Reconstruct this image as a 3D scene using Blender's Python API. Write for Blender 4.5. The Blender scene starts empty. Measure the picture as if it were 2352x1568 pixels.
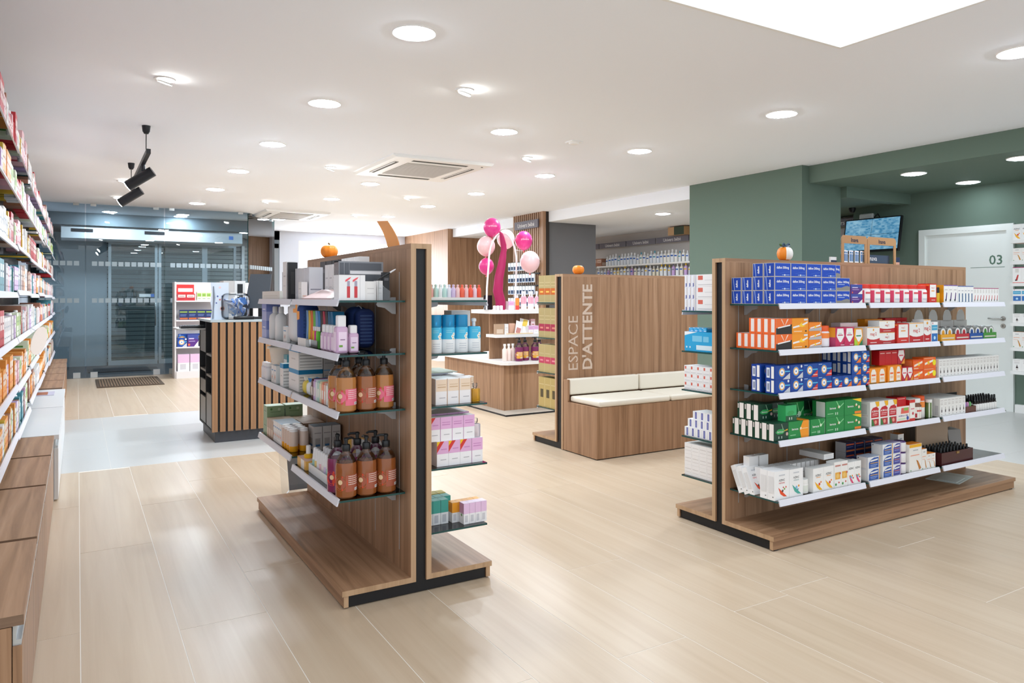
import bpy, bmesh, math, random
from mathutils import Vector, Matrix
R = random.Random(7)
SC = bpy.context.scene
COL = SC.collection
rad = math.radians

# ---------------------------------------------------------------- camera
YAW = math.atan(998 / 1680.0)
cam_d = bpy.data.cameras.new('camera')
cam = bpy.data.objects.new('camera', cam_d)
COL.objects.link(cam)
cam_d.sensor_width = 36.0
cam_d.lens = 36.0 * 1680 / 2352
cam_d.shift_y = -(784 - 683) / 2352.0
cam_d.clip_start = 0.05
cam.location = (0, 0, 1.29)
cam.rotation_euler = (rad(90), 0, -YAW)
SC.camera = cam
# ---------------------------------------------------------------- world: the rest of the lit shop around us
W = bpy.data.worlds.new('world')
SC.world = W
W.use_nodes = True
W.node_tree.nodes['Background'].inputs['Color'].default_value = (0.87, 0.94, 1.0, 1)
W.node_tree.nodes['Background'].inputs['Strength'].default_value = 0.75
DOWNLIGHT = 180.0      # radiance of a round ceiling lamp
SKYPANEL = 0.9        # radiance of the big luminous ceiling panel
SPOT = 75.0
SC.view_settings.view_transform = 'Standard'
SC.view_settings.look = 'None'
SC.view_settings.gamma = 1.0
SC.view_settings.use_curve_mapping = False
SC.view_settings.exposure = 0.70
SC.cycles.max_bounces = 9
SC.cycles.diffuse_bounces = 6
SC.cycles.glossy_bounces = 3
SC.cycles.transmission_bounces = 6
SC.cycles.transparent_max_bounces = 24
SC.cycles.caustics_reflective = False
SC.cycles.caustics_refractive = False
SC.cycles.sample_clamp_indirect = 4.0

# ---------------------------------------------------------------- materials
def lin(h):
    h = h.lstrip('#')
    out = []
    for i in (0, 2, 4):
        c = int(h[i:i + 2], 16) / 255.0
        out.append(c / 12.92 if c <= 0.04045 else ((c + 0.055) / 1.055) ** 2.4)
    return tuple(out) + (1.0,)

_M = {}
def mat(key, color, rough=0.5, metal=0.0, spec=0.5, trans=0.0, emit=0.0, coat=0.0, ior=1.45):
    if key in _M:
        return _M[key]
    m = bpy.data.materials.new(key)
    m.use_nodes = True
    b = m.node_tree.nodes['Principled BSDF']
    c = lin(color) if isinstance(color, str) else tuple(color) + (1.0,)
    b.inputs['Base Color'].default_value = c
    b.inputs['Roughness'].default_value = rough
    b.inputs['Metallic'].default_value = metal
    b.inputs['Specular IOR Level'].default_value = spec
    b.inputs['Transmission Weight'].default_value = trans
    b.inputs['IOR'].default_value = ior
    b.inputs['Coat Weight'].default_value = coat
    if emit:
        b.inputs['Emission Color'].default_value = c
        b.inputs['Emission Strength'].default_value = emit
    m.diffuse_color = c
    _M[key] = m
    return m
def C(h, rough=0.42):
    return mat('paint_%s_%d' % (h.lstrip('#'), int(rough * 100)), h, rough)

def nodes_of(key):
    m = bpy.data.materials.new(key)
    m.use_nodes = True
    _M[key] = m
    return m, m.node_tree.nodes, m.node_tree.links, m.node_tree.nodes['Principled BSDF']

def wood(key, axis, dark, mid, light, rough=0.42, scale=1.0, shift=False):
    if key in _M:
        return _M[key]
    m, n, l, b = nodes_of(key)
    tc = n.new('ShaderNodeTexCoord')
    mp = n.new('ShaderNodeMapping')
    s = [30.0 * scale] * 3
    s['xyz'.index(axis)] = 1.1 * scale
    mp.inputs['Scale'].default_value = s
    src = tc.outputs['Object']
    if shift:
        oi = n.new('ShaderNodeObjectInfo')
        mu = n.new('ShaderNodeMath'); mu.operation = 'MULTIPLY'; mu.inputs[1].default_value = 40.0
        l.new(oi.outputs['Random'], mu.inputs[0])
        ad = n.new('ShaderNodeVectorMath'); ad.operation = 'ADD'
        l.new(tc.outputs['Object'], ad.inputs[0]); l.new(mu.outputs[0], ad.inputs[1])
        src = ad.outputs[0]
    l.new(src, mp.inputs['Vector'])
    a = n.new('ShaderNodeTexNoise')
    a.inputs['Scale'].default_value = 0.8
    a.inputs['Detail'].default_value = 6.0
    a.inputs['Roughness'].default_value = 0.62
    a.inputs['Distortion'].default_value = 0.6
    l.new(mp.outputs[0], a.inputs['Vector'])
    r = n.new('ShaderNodeValToRGB')
    e = r.color_ramp.elements
    e[0].position = 0.28; e[0].color = lin(dark)
    e[1].position = 0.74; e[1].color = lin(light)
    x = e.new(0.5); x.color = lin(mid)
    l.new(a.outputs['Fac'], r.inputs['Fac'])
    last = r.outputs['Color']
    if shift:   # board to board tone
        h = n.new('ShaderNodeHueSaturation')
        mr = n.new('ShaderNodeMapRange')
        mr.inputs['To Min'].default_value = 0.98; mr.inputs['To Max'].default_value = 1.02
        l.new(oi.outputs['Random'], mr.inputs['Value'])
        l.new(mr.outputs[0], h.inputs['Value']); l.new(last, h.inputs['Color'])
        last = h.outputs['Color']
    l.new(last, b.inputs['Base Color'])
    bu = n.new('ShaderNodeBump'); bu.inputs['Strength'].default_value = 0.06
    l.new(a.outputs['Fac'], bu.inputs['Height']); l.new(bu.outputs[0], b.inputs['Normal'])
    b.inputs['Roughness'].default_value = rough
    return m

WX = wood('walnut_x', 'x', '#79583f', '#9f7a5c', '#b48f71')
WY = wood('walnut_y', 'y', '#79583f', '#9f7a5c', '#b48f71')
WZ = wood('walnut_z', 'z', '#79583f', '#9f7a5c', '#b48f71')
WE = wood('walnut_edge', 'z', '#a88868', '#bc9a78', '#caa888')
OAKS = wood('slat_oak', 'z', '#8a6446', '#a67c58', '#b88e68')
PLANK = wood('oak_floor', 'y', '#bea88e', '#c6b198', '#ccb9a1', rough=0.33, scale=0.7, shift=True)
GROUT = C('#ebe5dc', 0.6)
STONE = mat('white_tile', '#c9c8c5', 0.3)
WHITE = C('#eeeeec', 0.5)
CEIL = mat('ceiling_paint', '#f1f5fb', 0.85, spec=0.2)
GREEN = mat('sage_paint', '#687a6e', 0.75, spec=0.25)
GREY = mat('grey_paint', '#727274', 0.7, spec=0.25)
PALE = mat('pale_wall_paint', '#d9dde6', 0.8, spec=0.2)
BLACK = mat('black_laminate', '#17181c', 0.45)
DARK = mat('dark_metal', '#26272b', 0.4, metal=0.3)
RAIL = mat('price_rail', '#dfdfe8', 0.35)
ALU = mat('aluminium', '#c4c9cc', 0.32, metal=0.55)
STEEL = mat('brushed_steel', '#a9a9a6', 0.3, metal=0.9)
BRACKET = mat('bracket_grey', '#b4b5b8', 0.4, metal=0.3)

def thin_glass(key, tint, gloss=1.0, rough=0.0):
    if key in _M:
        return _M[key]
    m, n, l, b = nodes_of(key)
    n.remove(b)
    out = [k for k in n if k.type == 'OUTPUT_MATERIAL'][0]
    t = n.new('ShaderNodeBsdfTransparent'); t.inputs['Color'].default_value = tuple(tint) + (1,)
    g = n.new('ShaderNodeBsdfGlossy'); g.inputs['Roughness'].default_value = rough
    g.inputs['Color'].default_value = (gloss, gloss, gloss, 1)
    f = n.new('ShaderNodeFresnel'); f.inputs['IOR'].default_value = 1.5
    mx = n.new('ShaderNodeMixShader')
    l.new(f.outputs[0], mx.inputs[0]); l.new(t.outputs[0], mx.inputs[1]); l.new(g.outputs[0], mx.inputs[2])
    l.new(mx.outputs[0], out.inputs['Surface'])
    return m
GLASS = thin_glass('clear_glass', (0.93, 0.97, 0.96))
PANE = thin_glass('smoked_pane', (0.74, 0.81, 0.84))
EDGE = mat('glass_edge', '#1d4a48', 0.15)
CLEAR = thin_glass('clear_plastic', (0.95, 0.96, 0.97), rough=0.08)
def emitter(key, color, strength):
    m, n, l, b = nodes_of(key)
    n.remove(b)
    out = [k for k in n if k.type == 'OUTPUT_MATERIAL'][0]
    e = n.new('ShaderNodeEmission'); e.inputs['Color'].default_value = lin(color); e.inputs['Strength'].default_value = strength
    l.new(e.outputs[0], out.inputs['Surface'])
    return m
LAMP = emitter('lamp_diffuser', '#e8f4ff', DOWNLIGHT)
LAMPG = emitter('lamp_diffuser_dim', '#e8f4ff', DOWNLIGHT * 0.16)
SKYL = emitter('light_panel_film', '#fbfdff', SKYPANEL)
SPOTL = emitter('spot_lens', '#fffdf6', SPOT)
BACKLIT = emitter('backlit_film', '#f2f8ff', 7.0)

# ---------------------------------------------------------------- mesh builder
_TXT = {}
def text_mesh(s, bold=0.0):
    k = (s, bold)
    if k in _TXT:
        return _TXT[k]
    cu = bpy.data.curves.new('lettering_tmp', 'FONT')
    cu.body = s
    cu.resolution_u = 2
    cu.offset = bold
    o = bpy.data.objects.new('lettering_tmp', cu)
    COL.objects.link(o)
    bpy.context.view_layer.update()
    me = bpy.data.meshes.new_from_object(o.evaluated_get(bpy.context.evaluated_depsgraph_get()))
    v = [(p.co.x, p.co.y) for p in me.vertices]
    f = [tuple(p.vertices) for p in me.polygons]
    bpy.data.objects.remove(o); bpy.data.curves.remove(cu); bpy.data.meshes.remove(me)
    x0 = min(p[0] for p in v); x1 = max(p[0] for p in v)
    y0 = 0.0; y1 = 0.69
    v = [((p[0] - x0) / (y1 - y0), (p[1] - y0) / (y1 - y0)) for p in v]
    _TXT[k] = (v, f, (x1 - x0) / (y1 - y0))
    return _TXT[k]

class MB:
    def __init__(s):
        s.v = []; s.f = []; s.m = []; s.mats = []
    def mi(s, m):
        if m not in s.mats:
            s.mats.append(m)
        return s.mats.index(m)
    def poly(s, pts, m):
        b = len(s.v)
        s.v += [tuple(p) for p in pts]
        s.f.append(tuple(range(b, b + len(pts)))); s.m.append(s.mi(m))
    def box(s, x0, y0, z0, x1, y1, z1, m, **fm):
        b = len(s.v)
        s.v += [(x0, y0, z0), (x1, y0, z0), (x1, y1, z0), (x0, y1, z0), (x0, y0, z1), (x1, y0, z1), (x1, y1, z1), (x0, y1, z1)]
        for k, q in (('B', (0, 3, 2, 1)), ('T', (4, 5, 6, 7)), ('F', (0, 1, 5, 4)), ('R', (1, 2, 6, 5)), ('K', (2, 3, 7, 6)), ('L', (3, 0, 4, 7))):
            s.f.append(tuple(b + i for i in q)); s.m.append(s.mi(fm.get(k, m)))
        return s
    def hexa(s, p, m):   # 8 points: bottom 4 then top 4
        b = len(s.v); s.v += [tuple(q) for q in p]
        for q in ((0, 3, 2, 1), (4, 5, 6, 7), (0, 1, 5, 4), (1, 2, 6, 5), (2, 3, 7, 6), (3, 0, 4, 7)):
            s.f.append(tuple(b + i for i in q)); s.m.append(s.mi(m))
        return s
    def prism(s, pts, axis, a0, a1, m):   # 2-D outline pushed along an axis
        def P(u, w, t):
            return {'x': (t, u, w), 'y': (u, t, w), 'z': (u, w, t)}[axis]
        b = len(s.v); n = len(pts)
        s.v += [P(u, w, a0) for u, w in pts] + [P(u, w, a1) for u, w in pts]
        i = s.mi(m)
        s.f.append(tuple(b + k for k in range(n))); s.m.append(i)
        s.f.append(tuple(b + n + k for k in reversed(range(n)))); s.m.append(i)
        for k in range(n):
            k2 = (k + 1) % n
            s.f.append((b + k2, b + k, b + n + k, b + n + k2)); s.m.append(i)
        return s
    def lathe(s, prof, m, seg=14, cx=0.0, cy=0.0, sx=1.0, sy=1.0, ms=None, cap=True):
        b = len(s.v)
        for r, z in prof:
            for k in range(seg):
                a = 2 * math.pi * k / seg
                s.v.append((cx + r * sx * math.cos(a), cy + r * sy * math.sin(a), z))
        for j in range(len(prof) - 1):
            i = s.mi(ms[j] if ms else m)
            for k in range(seg):
                k2 = (k + 1) % seg
                s.f.append((b + j * seg + k, b + j * seg + k2, b + (j + 1) * seg + k2, b + (j + 1) * seg + k)); s.m.append(i)
        if cap:
            s.f.append(tuple(b + k for k in reversed(range(seg)))); s.m.append(s.mi(ms[0] if ms else m))
            t = b + (len(prof) - 1) * seg
            s.f.append(tuple(t + k for k in range(seg))); s.m.append(s.mi(ms[-1] if ms else m))
        return s
    def tube(s, pts, r, m, seg=8, cap=True):
        pts = [Vector(p) for p in pts]
        b = len(s.v); n = len(pts); i = s.mi(m)
        rr = r if isinstance(r, (list, tuple)) else [r] * n
        u = None
        for j, p in enumerate(pts):
            d = (pts[min(j + 1, n - 1)] - pts[max(j - 1, 0)]).normalized()
            if u is None:
                u = d.cross(Vector((0, 0, 1)))
                if u.length < 0.2:
                    u = d.cross(Vector((0, 1, 0)))
            u = (u - d * u.dot(d)).normalized(); w = d.cross(u)
            for k in range(seg):
                a = 2 * math.pi * k / seg
                s.v.append(tuple(p + (u * math.cos(a) + w * math.sin(a)) * rr[j]))
        for j in range(n - 1):
            for k in range(seg):
                k2 = (k + 1) % seg
                s.f.append((b + j * seg + k, b + j * seg + k2, b + (j + 1) * seg + k2, b + (j + 1) * seg + k)); s.m.append(i)
        if cap:
            s.f.append(tuple(b + k for k in reversed(range(seg)))); s.m.append(i)
            s.f.append(tuple(b + (n - 1) * seg + k for k in range(seg))); s.m.append(i)
        return s
    def text(s, t, o, u, w, h, m, ax=0.5, bold=0.0, wid=None):
        """letters on a plane: o anchor, u and w unit axes, cap height h; ax horizontal anchor; wid largest width"""
        v, f, asp = text_mesh(t, bold)
        o = Vector(o); u = Vector(u); w = Vector(w)
        hx = h
        if wid and asp * h > wid:
            hx = wid / asp
        b = len(s.v)
        for x, y in v:
            s.v.append(tuple(o + u * ((x - asp * ax) * hx) + w * ((y - 0.5) * h)))
        i = s.mi(m)
        for q in f:
            s.f.append(tuple(b + k for k in q)); s.m.append(i)
        return s
    def mesh(s, name, smooth=False):
        me = bpy.data.meshes.new(name)
        me.from_pydata(s.v, [], s.f)
        for m in s.mats:
            me.materials.append(m)
        for p, i in zip(me.polygons, s.m):
            p.material_index = i
        if smooth:
            for p in me.polygons:
                p.use_smooth = True
            try:
                me.set_sharp_from_angle(angle=rad(40))
            except Exception:
                pass
        me.update()
        return me
    def build(s, name, parent=None, loc=(0, 0, 0), rz=0.0, smooth=False):
        return put(s.mesh(name, smooth), name, parent, loc, rz)

def put(me, name, parent=None, loc=(0, 0, 0), rz=0.0):
    o = bpy.data.objects.new(name, me)
    COL.objects.link(o)
    o.location = loc
    o.rotation_euler = (0, 0, rz)
    if parent is not None:
        o.parent = parent
    return o
def tag(o, label, cat, group=None):
    o['label'] = label; o['category'] = cat
    if group:
        o['group'] = group
    return o
def thing(name, label, cat, loc=(0, 0, 0), rz=0.0, group=None):
    o = bpy.data.objects.new(name, None)
    o.empty_display_size = 0.05
    COL.objects.link(o)
    o.location = loc; o.rotation_euler = (0, 0, rz)
    return tag(o, label, cat, group)
def struct(o, label=None):
    o['kind'] = 'structure'
    if label:
        o['label'] = label
    return o
def copy_tree(o, parent=None):
    c = o.copy(); COL.objects.link(c); c.parent = parent
    for ch in list(o.children):
        copy_tree(ch, c)
    return c
ORD = ['first', 'second', 'third', 'fourth', 'fifth', 'sixth', 'seventh', 'eighth', 'ninth', 'tenth', 'eleventh', 'twelfth',
       'thirteenth', 'fourteenth', 'fifteenth', 'sixteenth', 'seventeenth', 'eighteenth', 'nineteenth', 'twentieth']
TENS = ['', '', 'twenty', 'thirty', 'forty', 'fifty', 'sixty', 'seventy']
TENTH = ['', '', 'twentieth', 'thirtieth', 'fortieth', 'fiftieth', 'sixtieth', 'seventieth']
def nth(i):
    i += 1
    if i <= 20:
        return ORD[i - 1]
    return TENTH[i // 10] if i % 10 == 0 else TENS[i // 10] + '-' + ORD[i % 10 - 1]
M90 = -math.pi / 2     # front of a product turned towards -X
# ================================================================ the room shell
fl = MB()
fl.box(-1.0, -2.0, -0.10, 10.2, 17.3, -0.0008, GROUT)
floor = struct(fl.build('floor'), 'pale oak-look plank floor with light joints')
_plank = {}
def plank(x0, y0, x1, y1, m, name, z=0.0):
    k = (round(x1 - x0, 4), round(y1 - y0, 4), m.name)
    if k not in _plank:
        b = MB(); b.box(0, 0, -0.0008, x1 - x0, y1 - y0, 0, m)
        _plank[k] = b.mesh(name)
    return put(_plank[k], name, floor, (x0, y0, z))
G = 0.0035
PL = 1.98
def run_planks(x0, x1, ya, yb, start):
    y = start
    while y > ya:
        y -= PL
    while y < yb - 0.02:
        a, b = max(y, ya), min(y + PL, yb)
        if b - a > 0.05:
            plank(x0, a + G / 2, x1, b - G / 2, PLANK, 'plank')
        y += PL
for k in range(-3, 29):
    x0 = 0.0115 + 0.33 * k; x1 = x0 + 0.33 - G
    st = {1: 3.095, 2: 3.595, 0: 2.3}.get(k, R.uniform(0, PL))
    if x0 > 6.2 and x0 < 9.2:
        run_planks(x0, x1, 5.5, 13.5, st)
    elif x0 < 2.55:
        run_planks(x0, x1, -1.0, 6.285, st)
        run_planks(x0, x1, 9.01, 13.55, st)
    elif x0 < 6.2:
        run_planks(x0, x1, -1.0 if x0 > 0 else 0, 16.9, st)
for i in range(6):      # white tile strips
    for j in range(3):
        plank(-0.98 + i * 0.6, 6.29 + j * 0.906, -0.98 + i * 0.6 + 0.598, 6.29 + j * 0.906 + 0.904, STONE, 'tile')
for i in range(4):
    for j in range(8):
        plank(6.285 + i * 0.7, -0.9 + j * 0.8, 6.285 + i * 0.7 + 0.698, -0.9 + j * 0.8 + 0.798, STONE, 'tile')
b = MB(); b.box(-0.9, 13.56, -0.0008, 2.5, 17.2, 0.002, mat('entry_rubber', '#3c3f44', 0.6))
b.build('entry_floor', floor)

ce = MB(); ce.box(-1.0, 0.5, 2.8, 7.3, 17.3, 2.9, CEIL)
ceiling = struct(ce.build('ceiling'), 'flat white painted ceiling')
b = MB()
b.box(7.22, 0.5, 2.6, 9.2, 5.5, 2.9, GREEN)
b.box(7.8, 5.5, 2.5, 10.1, 7.25, 2.9, GREEN)
b.box(7.8, 5.40, 2.47, 9.1, 5.52, 2.6, GREEN)
b.build('green_bulkhead', ceiling)
b = MB(); b.box(7.12, 7.26, 2.62, 10.1, 14.54, 2.9, CEIL)
b.build('white_bulkhead', ceiling)
b = MB(); b.box(-0.78, 15.1, 2.58, 3.3, 17.0, 2.8, mat('soffit_grey', '#6f7a80', 0.8)); b.build('lobby_soffit', ceiling)

b = MB(); b.box(-0.9, 2.2, 0, -0.78, 17.2, 2.8, PALE)
struct(b.build('wall_left'), 'pale wall behind the left shelving')
WALLR = 9.1
b = MB(); b.box(WALLR, -1.0, 0, WALLR + 0.12, 6.2, 2.6, GREEN)
struct(b.build('wall_right'), 'sage green wall with a white door')
b = MB(); b.box(9.9, 6.0, 0, 10.0, 14.55, 2.62, mat('alcove_paint', '#cfc8c2', 0.8))
struct(b.build('wall_alcove'), 'beige wall behind the baby-care shelves')
b = MB(); b.box(9.22, 6.08, 0, 9.9, 6.2, 2.5, GREEN)
struct(b.build('wall_return'))
b = MB(); b.box(7.1, 5.48, 0, 7.8, 7.26, 2.8, GREEN)
struct(b.build('wall_green_pillar'), 'wide sage green pillar reaching the ceiling')
b = MB(); b.box(7.13, 10.76, 0, 8.18, 11.78, 2.62, GREY); b.box(7.13, 10.76, 2.62, 7.25, 11.78, 2.8, GREY)
grey_col = struct(b.build('wall_grey_pillar'), 'grey pillar with a slatted wooden side')
b = MB(); b.box(7.06, 10.72, 0, 7.13, 11.78, 2.8, mat('slat_backing', '#2e2621', 0.7)); b.box(7.0, 10.72, 0, 7.06, 10.80, 2.8, WZ)
b.build('slat_backing', grey_col)
sl = MB(); sl.box(0, 0, 0, 0.055, 0.042, 2.8, WZ); slm = sl.mesh('slat')
for i in range(14):
    put(slm, 'slat', grey_col, (7.005, 10.815 + i * 0.0685, 0))
b = MB(); b.box(7.0, 14.55, 0, 9.2, 17.0, 2.8, WZ)
struct(b.build('wall_wood'), 'wood panelled wall beside the bright window')
b = MB()
b.box(3.35, 17.0, 0, 7.0, 17.12, 0.8, PALE); b.box(3.35, 17.0, 2.6, 7.0, 17.12, 2.8, PALE)
b.box(3.95, 17.0, 0.8, 4.38, 17.12, 2.6, PALE); b.box(6.68, 17.0, 0.8, 7.0, 17.12, 2.6, PALE)
struct(b.build('wall_back'), 'pale blue-white wall around the bright window')
b = MB(); b.box(4.38, 17.04, 0.8, 6.68, 17.07, 2.6, BACKLIT)
w1 = struct(b.build('window_1'), 'large frosted window glowing white')
b = MB()
for q in ((4.38, 17.0, 0.8, 4.43, 17.04, 2.6), (6.63, 17.0, 0.8, 6.68, 17.04, 2.6), (4.43, 17.0, 2.55, 6.63, 17.04, 2.6), (4.43, 17.0, 0.8, 6.63, 17.04, 0.85)):
    b.box(*q, WHITE)
b.build('window_frame', w1)
b = MB(); b.box(-0.78, 17.0, 0, 3.35, 17.12, 2.8, mat('entry_wall_paint', '#7d8890', 0.8)); b.box(3.35, 17.0, 0.0, 3.95, 17.12, 2.8, mat('entry_wall_paint', '#7d8890', 0.8))
struct(b.build('wall_entry'), 'grey-blue wall of the entrance lobby')
b = MB(); b.box(9.05, -1.0, 0, 9.1, 4.18, 0.09, WHITE)
struct(b.build('baseboard_right'))

# ---- entrance: shutter, aluminium doors, air curtain, glass partition
sh = thing('roller_shutter', 'grey slatted roller shutter behind the glass entrance doors', 'shutter', (0.55, 16.6, 0))
SLAT = mat('shutter_grey', '#aab2b6', 0.5, metal=0.1)
b = MB(); z = 0.0
while z < 2.4:
    b.box(-0.1, 0.0, z, 2.5, 0.03, z + 0.072, SLAT); b.box(-0.1, 0.012, z + 0.072, 2.5, 0.03, z + 0.088, mat('shutter_joint', '#5a6468', 0.6))
    z += 0.088
o = b.build('slat', sh); o['kind'] = 'stuff'
b = MB(); b.box(-0.16, -0.03, 0, -0.1, 0.06, 2.4, ALU); b.build('guide_rail', sh)
b = MB(); b.box(2.5, -0.03, 0, 2.56, 0.06, 2.4, ALU); b.build('guide_rail', sh)
b = MB(); b.box(-0.16, -0.03, 2.4, 2.56, 0.12, 2.62, mat('shutter_case', '#8d9498', 0.5)); b.build('shutter_case', sh)
sh2 = thing('roller_shutter', 'narrow grey roller shutter right of the entrance beside white window', 'shutter', (3.3, 16.9, 0.3))
b = MB(); z = 0.0
while z < 2.1:
    b.box(-0.75, 0.0, z, 0.5, 0.03, z + 0.072, SLAT); b.box(-0.75, 0.012, z + 0.072, 0.5, 0.03, z + 0.088, mat('shutter_joint', '#5a6468', 0.6))
    z += 0.088
o = b.build('slat', sh2); o['kind'] = 'stuff'
b = MB(); b.box(0.5, -0.04, 0, 0.6, 0.06, 2.2, mat('shutter_case', '#8d9498', 0.5)); b.box(-0.75, -0.04, 2.1, 0.6, 0.06, 2.2, mat('shutter_case', '#8d9498', 0.5)); b.build('shutter_case', sh2)

def door_leaf(n, x0, x1, label, handle=None):
    d = struct(thing('door_%d' % n, label, 'door', (x0, 15.8, 0)))
    w = x1 - x0
    b = MB()
    b.box(0, 0, 0.0, 0.05, 0.05, 2.36, ALU); b.box(w - 0.05, 0, 0.0, w, 0.05, 2.36, ALU)
    b.box(0.05, 0, 0, w - 0.05, 0.05, 0.09, ALU); b.box(0.05, 0, 2.30, w - 0.05, 0.05, 2.36, ALU)
    b.build('door_frame', d)
    b = MB(); b.box(0.05, 0.02, 0.09, w - 0.05, 0.028, 2.30, GLASS); b.build('pane', d)
    if handle:
        b = MB(); b.tube([(handle, -0.03, 0.75), (handle, -0.06, 0.8), (handle, -0.06, 1.15), (handle, -0.03, 1.2)], 0.014, STEEL); b.build('door_handle', d, smooth=True)
        b = MB(); b.box(w - 0.32, 0.012, 1.30, w - 0.06, 0.02, 1.36, WHITE); b.box(w - 0.12, 0.008, 1.30, w - 0.06, 0.012, 1.36, C('#2a6cc0')); b.build('door_sticker', d)
    return d
door_leaf(2, 0.50, 1.345, 'tall aluminium framed glass entrance door with pull handle', 0.80)
door_leaf(3, 1.36, 2.20, 'aluminium framed glass entrance panel right of the handle')
door_leaf(4, 2.20, 2.80, 'narrow aluminium framed glass panel far right of entrance')
b = MB(); b.box(-0.6, 15.85, 0, 0.48, 15.9, 2.5, mat('lobby_panel', '#8e9aa0', 0.5)); struct(b.build('wall_lobby'), 'blue-grey panel left of the entrance door')
ac = thing('air_curtain', 'long white air curtain unit above the entrance doors', 'air curtain', (-0.25, 15.15, 2.32))
b = MB(); b.prism([(0, 0.03), (0.05, 0), (0.36, 0), (0.36, 0.26), (0.05, 0.26), (0, 0.22)], 'x', 0, 3.05, C('#d6d8da', 0.4)); b.build('housing', ac)
for x in (0.15, 1.32):
    b = MB(); b.box(x, -0.004, 0.14, x + 0.34, 0.0, 0.2, DARK); b.build('vent', ac)
b = MB(); b.box(2.8, -0.004, 0.1, 2.88, 0.0, 0.17, C('#5f8fe0')); b.build('control_display', ac)
def sq_rows(b, w, skip=0.08):
    x = skip
    while x < w - 0.1:
        for zz in (1.80, 1.205):
            b.box(x, -0.001, zz, x + 0.072, 0.0, zz + 0.072, C('#93a1a8', 0.6))
        x += 0.094
def pane(n, p, q, label, clamps=True):
    p = Vector(p); q = Vector(q); w = (q - p).length
    t = struct(thing('window_%d' % n, label, 'glass', (p.x, p.y, 0), math.atan2(q.y - p.y, q.x - p.x)))
    b = MB(); b.box(0, 0, 0.01, w, 0.012, 2.79, PANE, R=EDGE, L=EDGE, T=EDGE); b.build('pane', t)
    b = MB(); sq_rows(b, w); o = b.build('frosted_squares', t); o['kind'] = 'stuff'
    if clamps:
        for x in (0.06, w - 0.16):
            b = MB(); b.box(x, -0.012, 0.0, x + 0.10, 0.024, 0.09, ALU); b.build('clamp', t)
            b = MB(); b.box(x, -0.012, 2.76, x + 0.08, 0.024, 2.8, STEEL); b.build('clamp', t)
pane(2, (-0.6, 13.58, 0), (0.10, 13.58, 0), 'left glass panel of the entrance partition')
pane(3, (0.12, 13.58, 0), (1.25, 13.58, 0), 'glass panel of the partition behind the ribbed doormat')
pane(4, (1.27, 13.58, 0), (2.60, 13.58, 0), 'glass panel of the partition behind the white product stand')
pane(5, (2.62, 13.62, 0), (3.30, 14.62, 0), 'slanted glass panel ending the entrance partition')
mt = thing('doormat', 'brown ribbed doormat on the floor before the glass partition', 'doormat', (0.24, 11.95, 0))
b = MB(); b.box(0, 0, 0, 0.87, 1.2, 0.012, mat('mat_border', '#55493d', 0.8)); b.build('mat_border', mt)
b = MB(); x = 0.04
while x < 0.82:
    b.box(x, 0.04, 0.012, x + 0.018, 1.16, 0.018, mat('mat_rib', '#7b6754', 0.9)); x += 0.036
o = b.build('rib', mt); o['kind'] = 'stuff'
b = MB(); b.box(0.15, 14.35, 0.002, 1.25, 15.0, 0.014, mat('dark_mat', '#23262b', 0.9)); tag(b.build('doormat'), 'dark rubber mat inside the entrance lobby', 'doormat')

# ---- white door 03
d1 = struct(thing('door_1', 'white room door marked 03 in the green wall', 'door', (WALLR, 4.20, 0)))
DW = C('#e9edea', 0.45)
b = MB(); b.box(-0.035, 0, 0, 0, 0.075, 2.13, DW); b.box(-0.035, 1.005, 0, 0, 1.08, 2.13, DW); b.box(-0.035, 0.075, 2.055, 0, 1.005, 2.13, DW); b.build('door_frame', d1)
b = MB(); b.box(-0.012, 0.075, 0.01, -0.002, 1.005, 2.055, DW); b.build('door_leaf', d1)
INK = C('#5d7a69', 0.5)
b = MB(); b.text('03', (-0.0135, 0.195, 1.725), (0, -1, 0), (0, 0, 1), 0.105, INK, bold=0.012)
b.build('lettering', d1)
b = MB(); b.box(-0.014, 0.10, 1.638, -0.012, 0.47, 1.643, INK); b.build('line', d1)
h = MB(); h.lathe([(0.026, 0), (0.026, 0.008)], STEEL, 18); hm = h.mesh('rosette', True)
for zz in (1.05, 0.965):
    o = put(hm, 'rosette', d1, (-0.012, 0.115, zz)); o.rotation_euler = (0, -math.pi / 2, 0)
b = MB(); b.tube([(-0.02, 0.115, 1.05), (-0.055, 0.115, 1.05), (-0.06, 0.125, 1.05), (-0.06, 0.255, 1.05)], 0.009, STEEL); b.build('door_handle', d1, smooth=True)
b = MB(); b.box(-0.0215, 0.112, 0.955, -0.0205, 0.118, 0.975, BLACK); b.build('keyhole', d1)

# ================================================================ ceiling fittings
b = MB(); b.lathe([(0.105, 0.004), (0.122, 0.0), (0.126, 0.008)], C('#f5f5f3', 0.5), 28, cap=False); ring_m = b.mesh('trim_ring', True)
def dome(m):
    b = MB(); n = 28; pr_ = [(0.104, 0.006), (0.102, 0.000), (0.088, -0.005), (0.055, -0.008), (0.0, -0.009)]
    for (r0, z0), (r1, z1) in zip(pr_, pr_[1:]):
        for a in range(n):
            t0, t1 = 2 * math.pi * a / n, 2 * math.pi * (a + 1) / n
            q = [(r0 * math.cos(t0), r0 * math.sin(t0), z0), (r1 * math.cos(t0), r1 * math.sin(t0), z1), (r1 * math.cos(t1), r1 * math.sin(t1), z1), (r0 * math.cos(t1), r0 * math.sin(t1), z0)]
            b.poly(q if r1 > 0 else q[:2] + q[3:], m)
    return b.mesh('diffuser')
disc_m = dome(LAMP); disc_g = dome(LAMPG)
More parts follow.
